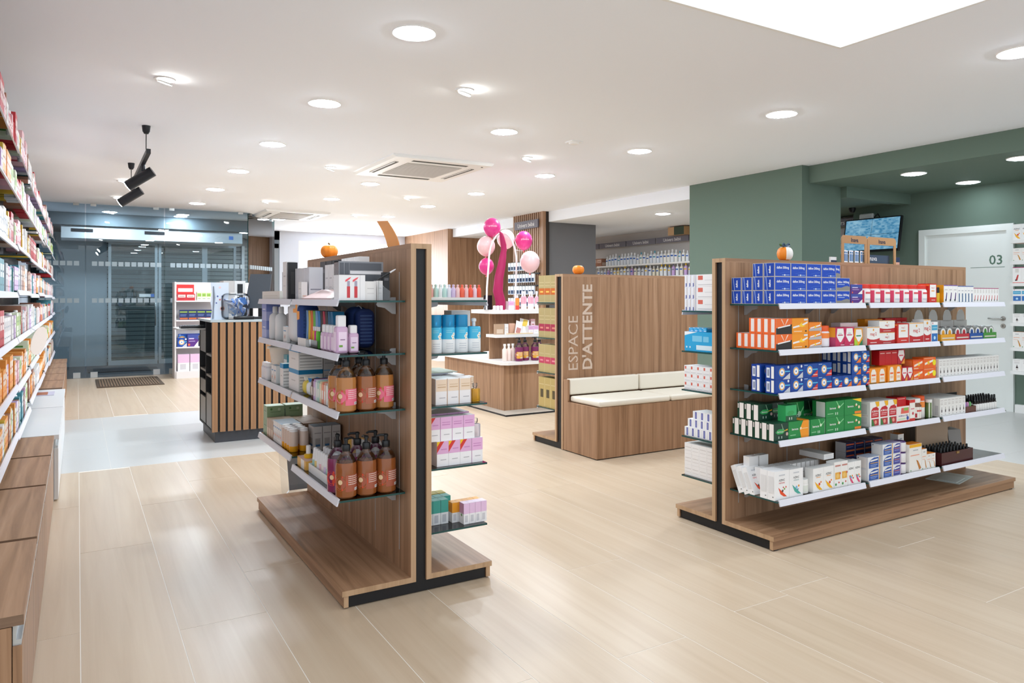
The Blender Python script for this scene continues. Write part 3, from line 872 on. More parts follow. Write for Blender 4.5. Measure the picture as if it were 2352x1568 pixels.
style('daf1', '#c9c2bd', ('r', 'F', .02, .03, .98, .97, '#0d45b8'), ('t', 'F', .5, .68, .17, 'daflon 1000mg', w_, .02), ('p', 'F', [(.02, .03), (.98, .03), (.98, .3), (.8, .38), (.6, .34), (.35, .24), (.02, .24)], '#8d8984'), ('r', 'F', .12, .46, .6, .5, '#b9cbee'))
style('violet', '#5b2f86', ('p', 'F', [(0, .55), (.4, .7), (1, .6), (1, 1), (0, 1)], '#3f4fa0'), ('p', 'F', [(.6, 0), (1, 0), (1, .45)], w_), ('r', 'F', .12, .62, .6, .72, '#cfc4e6'), ('r', 'F', .12, .42, .7, .48, '#b9a8d8'), ('c', 'F', .14, .16, .09, '#f06a3c'))
style('mag2', w_, ('p', 'F', [(0, 0), (1, 0), (1, .38), (.75, .32), (.5, .3), (.25, .32), (0, .40)], '#c1272d'), ('t', 'F', .5, .62, .17, 'mag 2', '#d2342f', .01), ('c', 'F', .5, .84, .06, '#f0a31d'), ('r', 'F', .25, .12, .75, .16, '#f3d9d6'), ('r', 'F', 0, .96, 1, 1, '#f2b25c'))
style('mag2red', '#d5352c', ('r', 'F', .1, .3, .92, .95, w_), ('t', 'F', .5, .8, .09, 'mag 2', '#d2342f'), ('r', 'F', .3, .6, .7, .66, '#f0a35c'), ('r', 'F', .3, .14, .8, .17, '#f3d9d6'), ('r', 'L', 0, .9, 1, .95, '#f39a2c'), ('r', 'T', 0, 0, 1, 1, '#e8412f'))
style('whitepen', w_, ('r', 'F', 0, .95, 1, 1, '#7b5aa8'), ('r', 'F', 0, 0, 1, .035, '#e8452f'), ('p', 'F', [(.35, .12), (.6, .12), (.75, .55), (.6, .6)], '#5a3c78'), ('c', 'F', .42, .16, .06, '#1d2a2a'), ('r', 'F', .2, .72, .8, .76, '#c9c5c2'), ('r', 'L', 0, 0, 1, 1, '#f3a51f'))
style('whitepen2', w_, ('r', 'F', 0, .95, 1, 1, '#5b6fae'), ('r', 'F', .35, .06, .65, .56, '#3a5f88'), ('r', 'F', .2, .7, .8, .74, '#b9b8c0'), ('r', 'F', 0, 0, 1, .03, '#2f5f9e'))
style('whitepen3', w_, ('r', 'F', 0, .95, 1, 1, '#b04a78'), ('p', 'F', [(.3, .14), (.55, .14), (.7, .5), (.55, .52)], '#c03a3a'), ('c', 'F', .38, .17, .05, '#26322c'), ('r', 'F', .3, .66, .7, .9, '#dcd9d4'), ('r', 'F', 0, 0, 1, .03, '#e8452f'))
style('nurofen', '#f2f0ec', ('r', 'F', 0, 0, 1, 1, '#f1702a'), ('p', 'F', [(0, 0), (1, 0), (1, .62), (0, .38)], '#2a2724'), ('p', 'F', [(.1, .44), (.9, .6), (.9, .52), (.1, .36)], w_), ('p', 'F', [(.3, .95), (.5, .55), (.52, .55), (.36, .95)], '#fbe3d0'), ('p', 'F', [(.7, .95), (.55, .55), (.57, .55), (.78, .95)], '#fbe3d0'), ('r', 'L', 0, 0, 1, 1, '#f0682a'), ('r', 'L', .28, .12, .8, .96, '#efe9e6'))
style('fluor', '#f79a1e', ('p', 'F', [(.05, .45), (.6, .6), (.95, .78), (.95, .66), (.6, .48), (.05, .34)], w_), ('p', 'F', [(.4, .5), (.6, .75), (.62, .55), (.85, .5), (.6, .42)], '#ffd23c'), ('r', 'F', .1, .12, .6, .17, '#fbe2bd'), ('r', 'F', .72, .84, .95, .95, '#dfe9f5'), ('r', 'F', .8, .1, .88, .2, '#33261c'), ('r', 'T', 0, 0, 1, 1, '#f79a1e'))
style('dolip', '#f58a1e', ('p', 'F', [(0, 0), (1, 0), (1, .42), (0, .2)], '#b9b8bc'), ('p', 'F', [(.1, .38), (.9, .72), (.9, .55), (.1, .24)], w_), ('c', 'F', .5, .45, .15, '#ffd23c'), ('c', 'F', .9, .86, .08, '#d7e4f4'))
style('vital', '#c92a5a', ('p', 'F', [(.2, .95), (.85, .95), (.95, .55), (.6, .25), (.45, .25), (.12, .55)], w_), ('t', 'F', .52, .7, .09, 'ultra', '#7a7d84'), ('r', 'F', .25, .58, .8, .63, '#c92a5a'), ('p', 'F', [(.5, 0), (1, 0), (1, .32)], '#a81f49'), ('r', 'F', .55, .08, .95, .12, '#f2c6d2'), ('r', 'L', 0, 0, 1, .5, '#c8517c'), ('r', 'L', 0, .5, 1, 1, '#f3b23a'))
style('vitalg', '#f4a51f', ('p', 'F', [(.2, .95), (.85, .95), (.95, .55), (.6, .25), (.45, .25), (.12, .55)], w_), ('r', 'F', .22, .55, .8, .62, '#2c8a54'), ('p', 'F', [(.5, 0), (1, 0), (1, .4)], '#2c7a4a'), ('p', 'F', [(0, 0), (.45, 0), (.3, .3), (0, .42)], '#a9cf3a'))
style('bluew', '#f0f1f3', ('r', 'F', .05, .58, .95, .84, '#49a7cf'), ('r', 'F', .05, .02, .95, .42, '#2f6fb8'), ('c', 'F', .5, .2, .09, '#bfe3f6'), ('r', 'F', .12, .68, .88, .74, '#8fcbe2'), ('c', 'F', .2, .93, .03, '#d23a3a'))
style('pinkbk', '#f0d9dd', ('r', 'T', 0, 0, 1, 1, '#f3e3e5'), ('r', 'F', .1, .75, .9, .85, '#e9b9c2'))
style('bion', '#10459c', ('c', 'F', .45, .52, .36, '#2f8fe0'), ('c', 'F', .45, .52, .30, '#f4a41c'), ('c', 'F', .45, .52, .22, '#f6f8fa'), ('p', 'F', [(.55, 0), (1, 0), (1, .5)], '#d8342c'), ('r', 'F', .68, .12, .98, .2, '#f3b8b0'), ('r', 'F', .62, .52, 1, .6, '#57c0ee'), ('c', 'F', .45, .52, .07, '#3d7fd0'), ('r', 'F', .06, .88, .3, .93, '#a9c6ee'), ('r', 'L', .12, .12, .46, .85, '#dfe4ee'), ('r', 'L', .6, .08, .88, .95, '#f2f0ee'), ('r', 'L', .2, .25, .4, .72, '#8f98b0'))
style('bions', '#123f98', ('c', 'F', .45, .52, .36, '#2f8fe0'), ('c', 'F', .45, .52, .30, '#f4a41c'), ('c', 'F', .45, .52, .22, '#f6f8fa'), ('p', 'F', [(.5, 0), (1, 0), (1, .45)], '#c9cdd6'), ('c', 'F', .88, .86, .10, '#e8ebf0'), ('r', 'F', .62, .52, 1, .6, '#57c0ee'), ('c', 'F', .45, .52, .07, '#3d7fd0'), ('r', 'L', .12, .12, .46, .85, '#dfe4ee'), ('r', 'L', .6, .08, .88, .95, '#f2f0ee'), ('r', 'L', .2, .25, .4, .72, '#8f98b0'))
style('biono', '#10459c', ('c', 'F', .45, .52, .36, '#2f8fe0'), ('c', 'F', .45, .52, .30, '#f4a41c'), ('c', 'F', .45, .52, .22, '#f6f8fa'), ('p', 'F', [(.45, 0), (1, 0), (1, .5)], '#f07a2a'), ('r', 'F', .62, .52, 1, .6, '#57c0ee'), ('r', 'L', .12, .12, .46, .85, '#dfe4ee'), ('r', 'L', .6, .08, .88, .95, '#f2f0ee'))
style('orangew', '#f7941e', ('p', 'F', [(.25, .1), (.85, .1), (.85, .7), (.7, .92), (.4, .92), (.25, .7)], '#f7efe4'), ('r', 'F', .32, .5, .78, .6, '#ef6a2a'), ('r', 'F', .35, .25, .75, .4, '#f3c9a8'), ('r', 'F', .1, .03, .9, .07, '#6a6a2a'), ('r', 'T', 0, 0, 1, 1, '#f58a22'))
style('redk', '#c4161c', ('r', 'F', .12, .78, .88, .84, '#f2b8b4'), ('r', 'L', 0, 0, .03, 1, '#e8a020'), ('r', 'T', 0, 0, 1, 1, '#8f1016'))
style('berocca', '#f26a21', ('p', 'F', [(.1, .3), (.9, .65), (.9, .85), (.1, .5)], '#fdf3e6'), ('c', 'F', .55, .55, .2, '#ffc52e'), ('p', 'F', [(.15, .36), (.85, .68), (.85, .76), (.15, .45)], '#f6e7d8'), ('r', 'F', .0, .9, 1, 1, '#e2461e'), ('r', 'L', .1, .1, .9, .9, '#f4834a'), ('r', 'F', .05, .1, .5, .18, '#fbd7b8'))
style('beroccay', '#f26a21', ('p', 'F', [(.1, .3), (.8, .6), (.8, .8), (.1, .5)], '#fdf3e6'), ('c', 'F', .4, .5, .18, '#ffc52e'), ('c', 'F', .87, .5, .28, '#f2e21e'), ('r', 'F', .05, .88, .8, .96, '#f5a27a'))
style('vitred', '#c2263a', ('p', 'F', [(.15, .95), (.85, .95), (.95, .6), (.55, .2), (.45, .2), (.05, .6)], '#f6efec'), ('r', 'F', .2, .55, .8, .63, '#e0566a'), ('p', 'F', [(.5, 0), (1, 0), (1, .4)], '#f3a23a'))
style('drop', '#f3f2f0', ('p', 'F', [(.38, .1), (.62, .1), (.62, .36), (.54, .40), (.54, .52), (.46, .52), (.46, .40), (.38, .36)], '#3c2f30'), ('r', 'F', .38, .12, .62, .24, '#e9e4e0'), ('r', 'F', .2, .66, .8, .69, '#c5c0bd'), ('r', 'F', .2, .74, .8, .77, '#d2cdca'), ('r', 'F', .15, .85, .85, .92, '#dedbd8'), ('r', 'L', .25, .08, .75, .6, '#d7d3d6'))
style('greend', '#123d2c', ('p', 'F', [(.1, .5), (.3, .66), (.65, .66), (.8, .55), (.6, .38), (.25, .38)], '#2f9e54'), ('t', 'F', .44, .52, .11, 'berocca', w_), ('p', 'F', [(.62, .52), (.95, .64), (.95, .56)], '#f0b52a'), ('p', 'F', [(.62, .6), (.5, .95), (.54, .95), (.66, .62)], '#8fae96'), ('r', 'F', .3, .12, .36, .26, '#a9b8b0'), ('r', 'F', .5, .12, .56, .26, '#a9b8b0'), ('c', 'F', .9, .35, .1, '#c9a8a4'), ('r', 'L', .35, .03, .98, .97, '#efe8e4'), ('r', 'L', .05, .62, .25, .92, '#cfc8c4'))
style('greenv', '#1f8a43', ('t', 'F', .38, .56, .13, 'berocca', w_, .015), ('p', 'F', [(.66, .52), (.82, .6), (.66, .68)], '#f0662a'), ('p', 'F', [(.7, .6), (.55, .98), (.6, .98), (.74, .62)], '#7fd08a'), ('p', 'F', [(.72, .58), (.98, .85), (.98, .78), (.75, .54)], '#8fd89a'), ('c', 'F', .72, .6, .09, '#d7f2d0'), ('r', 'F', .08, .2, .4, .24, '#9fd6a8'), ('r', 'F', .5, .12, .55, .28, '#bfe0c4'), ('r', 'F', .6, .12, .65, .28, '#bfe0c4'), ('r', 'L', .3, .03, .95, .97, '#e9efe8'), ('r', 'T', 0, 0, 1, 1, '#1c7a3c'))
style('greeno', '#1f8a43', ('p', 'F', [(.62, 0), (1, 0), (1, 1), (.72, 1), (.55, .5)], '#f59a23'), ('t', 'F', .32, .56, .12, 'berocca', w_, .015), ('c', 'F', .6, .56, .08, '#fbe9c8'), ('r', 'F', .66, .52, .95, .56, '#f9d49a'), ('r', 'F', .08, .2, .35, .24, '#9fd6a8'), ('r', 'T', 0, 0, 1, 1, '#1c7a3c'), ('r', 'T', .6, 0, 1, 1, '#f59a23'))
style('greeny', '#1f8a43', ('t', 'F', .36, .55, .13, 'berocca', w_, .015), ('p', 'F', [(.64, .5), (.8, .58), (.64, .66)], '#f0662a'), ('p', 'F', [(.45, 1), (1, .75), (1, 1)], '#f7c81e'), ('c', 'F', .86, .45, .1, '#f3d9b0'), ('r', 'F', .6, .04, .98, .2, '#f2852a'), ('c', 'F', .7, .62, .08, '#d7f2d0'))
style('mint', '#39b06a', ('r', 'L', 0, 0, 1, 1, '#3fbf6e'), ('p', 'F', [(.1, .5), (.3, .66), (.65, .66), (.8, .55), (.6, .38), (.25, .38)], '#2f9e54'), ('r', 'F', 0, 0, 1, .36, '#1c5a38'), ('r', 'F', .3, .1, .37, .26, '#d5ded6'), ('r', 'F', .5, .1, .57, .26, '#d5ded6'))
style('acer', '#f4f2f0', ('p', 'F', [(.12, .36), (.95, .36), (.95, .72), (.7, .80), (.3, .76), (.12, .66)], '#c4212c'), ('t', 'F', .55, .62, .07, 'ACEROLA', w_, .02), ('r', 'F', .25, .50, .85, .53, '#f3c9cc'), ('r', 'F', .2, .44, .8, .46, '#f3c9cc'), ('r', 'F', .15, .04, .95, .31, '#b8353a'), ('p', 'F', [(.15, .04), (.5, .04), (.3, .3), (.15, .3)], '#3f7a3c'), ('c', 'F', .6, .18, .08, '#e8a08c'), ('p', 'F', [(.55, 1), (1, 1), (1, .82), (.75, .78)], '#f5b81c'), ('r', 'L', .15, .5, .85, .9, '#dcdad9'), ('r', 'L', .1, .44, .9, .45, '#d98b90'), ('r', 'L', .15, .12, .85, .38, '#e2e0df'))
style('vitc', '#f5ece8', ('r', 'F', 0, 0, 1, .12, '#d8352f'), ('p', 'F', [(.35, .9), (.95, .9), (.95, .55), (.3, .55)], '#e9695a'), ('r', 'F', .55, .72, .9, .9, '#8fbf5a'), ('t', 'F', .5, .42, .1, 'ACEROLA 1000', '#2d3a8c'), ('c', 'F', .85, .25, .12, '#2246a0'), ('r', 'F', .1, .18, .7, .28, '#cfe2bf'), ('r', 'T', 0, 0, 1, 1, '#e0483a'))
style('vitc2', '#f4efe8', ('r', 'F', 0, 0, 1, .14, '#d8352f'), ('r', 'F', 0, .86, 1, 1, '#d8352f'), ('c', 'F', .6, .36, .07, '#cc3a4a'), ('r', 'F', .2, .55, .85, .6, '#e08a94'), ('r', 'L', 0, 0, 1, 1, '#c4161c'))
style('azinc', '#f4f4f5', ('t', 'F', .5, .68, .07, 'AZINC', '#23262c', .01), ('t', 'F', .5, .58, .05, 'MEMOIRE', '#d23a34'), ('p', 'F', [(.25, .44), (.62, .22), (.85, .08), (.62, .10), (.4, .2)], '#e8502a'), ('c', 'F', .55, .3, .045, '#5a2f2a'), ('c', 'F', .68, .36, .035, '#6fae3a'), ('c', 'F', .78, .42, .03, '#e05a2a'), ('c', 'F', .6, .42, .028, '#d23a34'), ('r', 'F', .3, .83, .7, .87, '#c9ccd2'), ('r', 'L', .14, .25, .88, .82, '#e2e2e3'), ('c', 'L', .8, .12, .02, '#4a4a4a'))
style('azinct', '#f4f4f5', ('t', 'F', .5, .70, .07, 'AZINC', '#23262c', .01), ('t', 'F', .5, .60, .05, 'VITALITE', '#5f8f92'), ('p', 'F', [(.2, .46), (.6, .24), (.85, .08), (.6, .10), (.38, .2)], '#4fae9e'), ('c', 'F', .52, .34, .05, '#7fb8e0'), ('c', 'F', .68, .38, .04, '#f0a03a'), ('c', 'F', .62, .26, .03, '#3f7fae'), ('r', 'F', .3, .85, .7, .89, '#c9ccd2'))
style('azincy', '#f4f4f3', ('t', 'F', .5, .70, .085, 'AZINC', '#23262c', .01), ('p', 'F', [(.15, .46), (.6, .24), (.9, .06), (.6, .08), (.36, .2)], '#f5b51c'), ('c', 'F', .6, .32, .06, '#e0522a'), ('c', 'F', .75, .40, .04, '#f0862a'), ('r', 'F', .3, .60, .7, .63, '#f0b07a'))
style('azincp', '#f3f2f0', ('r', 'F', .15, .82, .95, .88, '#c98a80'), ('r', 'F', .15, .33, .9, .60, '#edb04a'), ('c', 'F', .5, .46, .09, '#f3c873'), ('c', 'F', .25, .14, .05, '#3f9a4a'), ('c', 'F', .7, .2, .035, '#d23a34'), ('c', 'F', .88, .55, .04, '#d8524a'))
style('azincm', '#f4f4f3', ('t', 'F', .5, .72, .08, 'AZINC', '#23262c', .01), ('p', 'F', [(.15, .46), (.6, .24), (.9, .06), (.6, .08), (.36, .2)], '#e0507a'), ('c', 'F', .5, .34, .05, '#6fb0e0'), ('c', 'F', .66, .4, .04, '#f0862a'), ('c', 'F', .36, .4, .035, '#5aae4a'), ('c', 'F', .78, .3, .04, '#c0342a'))
style('opti', '#e9ebf0', ('p', 'F', [(.08, .05), (.9, .05), (.9, .92), (.5, .92), (.2, .75), (.08, .5)], '#2b56a8'), ('p', 'F', [(.2, .6), (.84, .68), (.84, .8), (.2, .72)], w_), ('r', 'F', .2, .44, .85, .49, '#f0b53a'), ('r', 'F', .2, .28, .8, .33, '#9fb8e8'), ('r', 'F', .2, .16, .7, .20, '#9fb8e8'), ('r', 'F', .95, 0, 1, 1, '#e8a23a'), ('r', 'L', .12, .08, .85, .9, '#f6f5f4'), ('c', 'L', .15, .86, .05, '#26262a'), ('r', 'T', 0, 0, 1, 1, '#b9c4dc'))
style('optiv', '#e9ebf0', ('p', 'F', [(.08, .05), (.9, .05), (.9, .92), (.5, .92), (.2, .75), (.08, .5)], '#4a4fa0'), ('p', 'F', [(.2, .6), (.84, .68), (.84, .8), (.2, .72)], w_), ('r', 'F', .2, .44, .85, .49, '#ef8a5a'), ('r', 'F', .2, .28, .8, .33, '#a9b0e8'), ('r', 'F', .94, 0, 1, 1, '#8a5aa8'), ('r', 'L', .12, .08, .85, .9, '#f6f5f4'), ('c', 'L', .15, .86, .05, '#26262a'), ('r', 'T', 0, 0, 1, 1, '#b7a9d2'))
style('condom', '#1b2f63', ('r', 'F', .05, .72, .9, .86, '#8fae4a'), ('r', 'F', .1, .5, .8, .55, '#6f86c0'), ('r', 'F', .1, .38, .75, .43, '#6f86c0'), ('r', 'F', .05, .05, .95, .22, '#c46a3a'), ('r', 'L', 0, 0, 1, 1, '#cfd2d8'))
style('condomr', '#1a2450', ('r', 'F', .05, .72, .9, .86, '#d8623a'), ('r', 'F', .1, .5, .8, .55, '#6f7ab0'), ('r', 'F', .05, .05, .95, .22, '#c46a3a'), ('r', 'L', 0, 0, 1, 1, '#cfd2d8'))
style('whor', '#f1eeea', ('r', 'T', 0, 0, 1, 1, '#f08a2a'), ('p', 'F', [(.55, .5), (.7, .44), (.95, .1), (.8, .06)], '#c88a3a'), ('r', 'F', .1, .62, .8, .66, '#f0b89a'), ('r', 'F', .3, .84, .7, .88, '#a9aeb6'), ('c', 'F', .12, .06, .03, '#4a9a5a'), ('r', 'F', .1, .5, .6, .52, '#f0b89a'))
style('whorb', '#f1eeea', ('r', 'T', 0, 0, 1, 1, '#f08a2a'), ('r', 'F', .02, .88, .98, .99, '#f3b51c'), ('p', 'F', [(.55, .42), (.7, .38), (.95, .1), (.8, .04)], '#c07a34'), ('r', 'F', .1, .58, .8, .61, '#f0a080'), ('r', 'F', .3, .76, .7, .79, '#a9aeb6'), ('c', 'F', .12, .06, .025, '#4a9a5a'))
style('card', '#bdb6b0', ('r', 'F', .1, .55, .9, .6, '#8f8a86'), ('r', 'F', .1, .45, .9, .48, '#9a9590'), ('c', 'F', .25, .25, .12, '#c46a4a'), ('r', 'F', .55, .15, .85, .28, '#8aa86a'))
style('gold', '#b3a06e', ('r', 'F', 0, .28, 1, .52, '#c4631c'), ('r', 'F', .25, .36, .75, .42, '#e8c05a'), ('r', 'F', .1, .6, .9, .63, '#c9b888'), ('r', 'F', .1, .72, .9, .75, '#c9b888'), ('r', 'F', 0, 0, 1, .02, '#d8c89a'), ('r', 'F', .0, 0, .03, 1, '#d8caa0'), ('r', 'L', 0, .28, 1, .52, '#8a4a18'), ('r', 'R', 0, .28, 1, .52, '#b3561a'))
style('goldr', '#b3a06e', ('r', 'F', 0, .22, 1, .46, '#a82a4a'), ('r', 'F', .25, .3, .75, .36, '#d88a7a'), ('r', 'F', .1, .6, .9, .63, '#c9b888'), ('r', 'F', .1, .72, .9, .75, '#c9b888'), ('r', 'F', .0, 0, .03, 1, '#d8caa0'), ('r', 'R', 0, .22, 1, .46, '#9a2644'))
style('goldp', '#b9a672', ('r', 'F', 0, .32, 1, .55, '#c03a5a'), ('r', 'F', .25, .4, .75, .46, '#e08a9a'), ('r', 'F', .1, .66, .9, .69, '#c9b888'), ('r', 'F', .0, 0, .03, 1, '#d8caa0'), ('r', 'R', 0, .32, 1, .55, '#a8304e'))
style('goldb', '#bda566', ('r', 'F', .3, .32, .8, .6, '#54482c'), ('r', 'F', .1, .75, .9, .78, '#cfbd8a'), ('r', 'F', .0, 0, .04, 1, '#ddcf9e'))
style('eye', '#e8eaf4', ('r', 'F', .08, .1, .3, .9, '#f3f2f4'), ('r', 'F', .62, .05, .78, .95, '#cdbfb0'), ('r', 'F', .35, .0, .6, .3, '#4a5fae'), ('r', 'R', .1, .55, .28, .85, '#a9b2e0'), ('r', 'R', .35, .2, .9, .24, '#c5cbe6'), ('r', 'R', .35, .4, .9, .44, '#c5cbe6'), ('r', 'R', .35, .6, .9, .64, '#c5cbe6'))
style('eyeb', '#eceef2', ('r', 'F', .2, .05, .8, .95, '#8fa8cc'), ('r', 'R', .2, .3, .8, .34, '#c9d2e2'))
style('sky', '#2ba6dc', ('p', 'F', [(0, 1), (.0, .8), (.45, 1)], '#eef4f8'), ('r', 'F', .28, .5, .62, .8, '#7cc8ea'), ('r', 'F', .66, .5, .85, .78, '#7cc8ea'), ('r', 'F', .42, .08, .96, .32, '#d7ecf6'), ('c', 'F', .08, .2, .05, '#d7ecf6'), ('c', 'F', .2, .2, .05, '#d7ecf6'), ('r', 'R', .1, .75, .8, .95, '#c7ccd0'))
style('rx', '#f0eff0', ('r', 'F', .1, .55, .35, .9, '#d66a5a'), ('r', 'F', .1, .12, .9, .18, '#c9c8cc'), ('r', 'F', .45, .5, .9, .55, '#d9d8dc'), ('r', 'R', .1, .4, .85, .44, '#cfcdd2'), ('r', 'R', .1, .6, .85, .64, '#cfcdd2'), ('c', 'R', .5, .2, .07, '#b04a50'))
style('rxb', '#f1f1f3', ('r', 'F', .35, .08, .65, .92, '#4a4f9e'), ('r', 'F', .44, .15, .56, .85, '#8f94cc'), ('r', 'R', .1, .4, .85, .44, '#d2d2d8'))
style('rxr', '#f0edec', ('r', 'F', .1, .6, .9, .66, '#d5cfcd'), ('r', 'F', .1, .3, .9, .34, '#d9d4d2'), ('r', 'R', 0.02, .1, .18, .9, '#8f96b4'), ('r', 'R', .62, .08, .95, .92, '#b0393c'))
style('monoi', '#35b4dd', ('r', 'F', 0, 0, 1, .5, '#eef3f6'), ('r', 'F', 0, .46, 1, .5, '#2aa0cc'), ('c', 'F', .7, .6, .09, w_), ('c', 'F', .82, .68, .06, w_), ('c', 'F', .72, .6, .025, '#e8c23a'), ('r', 'F', .1, .15, .7, .17, '#c7ced6'), ('r', 'F', .1, .27, .7, .29, '#c7ced6'), ('r', 'F', .1, .78, .8, .8, '#7fd0ea'), ('r', 'F', .1, .86, .8, .88, '#7fd0ea'))
style('perfb', '#f1eef0', ('r', 'F', .03, .52, .97, .97, '#eed7c0'), ('r', 'F', .15, .66, .85, .70, '#cfae8c'), ('r', 'F', .15, .76, .85, .79, '#d8bb9c'), ('r', 'F', .3, .25, .8, .28, '#b9b6bc'), ('r', 'F', .94, 0, .98, 1, '#c08a4a'))
style('perfp', '#f3f1f4', ('r', 'F', 0, .5, 1, 1, '#e6b3dc'), ('r', 'F', .15, .66, .85, .70, '#c98abf'), ('r', 'F', .15, .76, .85, .79, '#c98abf'), ('r', 'F', .3, .25, .8, .28, '#b9b6bc'), ('r', 'F', .0, 0, .03, 1, '#c98abf'))
style('perfq', '#f3f1f4', ('r', 'F', 0, .5, 1, 1, '#e0aed6'), ('p', 'F', [(0, .55), (0, .8), (.3, 1), (.62, 1)], '#d23a34'), ('p', 'F', [(0, .8), (0, 1), (.3, 1)], '#f0c21e'), ('r', 'F', .35, .66, .85, .70, '#c98abf'), ('r', 'F', .3, .25, .8, .28, '#b9b6bc'))
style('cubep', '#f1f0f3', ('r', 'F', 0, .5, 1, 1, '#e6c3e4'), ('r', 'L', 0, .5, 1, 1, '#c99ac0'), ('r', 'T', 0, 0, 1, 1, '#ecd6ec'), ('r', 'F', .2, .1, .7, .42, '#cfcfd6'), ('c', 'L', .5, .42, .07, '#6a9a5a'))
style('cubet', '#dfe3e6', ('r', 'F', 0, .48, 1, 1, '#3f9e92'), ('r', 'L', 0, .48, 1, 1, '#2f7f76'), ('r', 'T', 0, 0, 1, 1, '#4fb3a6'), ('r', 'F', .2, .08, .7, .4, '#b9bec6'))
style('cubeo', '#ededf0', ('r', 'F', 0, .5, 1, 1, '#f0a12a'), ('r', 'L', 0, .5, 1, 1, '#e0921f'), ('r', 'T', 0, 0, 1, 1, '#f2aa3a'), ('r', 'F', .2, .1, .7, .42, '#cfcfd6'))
style('cubey', '#ededf0', ('r', 'F', 0, .3, 1, 1, '#d0b81f'), ('r', 'T', 0, 0, 1, 1, '#dcc83a'))
style('medw', '#efedeb', ('r', 'F', 0, .80, 1, 1, '#2b93c9'), ('r', 'R', 0, .80, 1, 1, '#1578a8'), ('r', 'R', .05, .64, .95, .68, '#a9a6a4'), ('r', 'R', .05, .5, .95, .54, '#a9a6a4'), ('r', 'R', .05, .36, .95, .40, '#b3b0ae'), ('r', 'R', .05, .22, .95, .26, '#b3b0ae'), ('r', 'R', .05, .10, .95, .13, '#b3b0ae'), ('r', 'F', .3, .45, .7, .5, '#cfcbc8'))
style('medg', '#c3bebb', ('r', 'R', 0, .96, 1, 1, '#6aa0d0'), ('r', 'R', .05, .7, .95, .73, '#8f8b89'), ('r', 'R', .05, .5, .95, .53, '#8f8b89'), ('r', 'R', .05, .3, .95, .33, '#8f8b89'))
style('soap', '#8ea67e', ('r', 'F', .2, .6, .8, .66, '#5f7d52'), ('r', 'R', .2, .55, .8, .6, '#6f8a60'), ('c', 'R', .7, .75, .1, '#b9c8a4'), ('c', 'R', .25, .78, .08, '#4f7a48'), ('r', 'T', 0, 0, 1, 1, '#a9bfa0'))
style('brown', '#b89a80', ('r', 'F', .15, .1, .85, .5, '#d9c3ae'), ('r', 'R', .1, .1, .9, .9, '#a98a70'), ('r', 'T', 0, 0, 1, 1, '#c2a48a'))
style('whb', '#ecebea', ('r', 'F', .15, .7, .85, .76, '#5f9ac8'), ('r', 'F', .2, .2, .8, .5, '#d6d2d0'), ('r', 'T', 0, 0, 1, 1, '#a9c4da'), ('c', 'F', .5, .35, .07, '#e08a6a'))
style('grb', '#c8c3bf', ('r', 'F', .2, .15, .8, .5, '#a39d99'), ('r', 'F', .2, .15, .8, .24, '#3f6a94'), ('r', 'R', .2, .15, .8, .5, '#a39d99'), ('r', 'R', .25, .15, .75, .24, '#3f6a94'), ('r', 'T', 0, 0, 1, 1, '#8ea4b4'), ('r', 'R', .1, .7, .9, .74, '#9a9490'))
style('plainw', '#eceae9', ('r', 'F', .2, .6, .8, .64, '#c9c6c6'), ('r', 'R', .2, .2, .8, .24, '#e0a88c'), ('r', 'F', .2, .35, .8, .38, '#d8d4d4'))
style('silver', '#d6d8de', ('r', 'F', .1, .1, .9, .2, '#e9eaee'), ('r', 'F', .3, .0, .45, 1, '#dfe2ea'), ('r', 'R', .1, .3, .9, .34, '#8f929c'))
style('blackbox', '#26262a', ('r', 'F', .15, .7, .85, .8, '#5a5a60'), ('r', 'R', .3, .15, .7, .75, '#3c3a3c'))
style('lav', '#a9b3e0', ('r', 'F', 0, .5, 1, 1, '#8594d6'), ('r', 'F', .2, .6, .8, .66, '#dfe3f6'), ('r', 'R', 0, .5, 1, 1, '#7a8acc'))
style('cream', '#e6e3da', ('r', 'F', .1, .4, .9, .5, '#d6d2c6'))
style('lip', '#f1f0f2', ('p', 'F', [(.30, .10), (.42, .10), (.42, .55), (.30, .55)], '#d0434a'), ('p', 'F', [(.31, .55), (.41, .55), (.41, .76), (.31, .76)], '#a9a4b8'), ('p', 'F', [(.24, .72), (.31, .76), (.41, .84), (.46, .92), (.36, .88), (.24, .80)], '#ef5f6a'),
      ('p', 'F', [(.58, .10), (.70, .10), (.70, .55), (.58, .55)], '#d0434a'), ('p', 'F', [(.59, .55), (.69, .55), (.69, .76), (.59, .76)], '#a9a4b8'), ('p', 'F', [(.52, .72), (.59, .76), (.69, .84), (.74, .92), (.64, .88), (.52, .80)], '#ef5f6a'), ('r', 'F', .80, 0, .805, 1, '#9a98a0'), ('r', 'T', 0, 0, 1, 1, '#f3d9d9'))
style('inav', '#e8eaee', ('r', 'F', .1, .1, .9, .7, '#5a7ea8'), ('r', 'F', .2, .75, .8, .9, '#3a6f9e'))
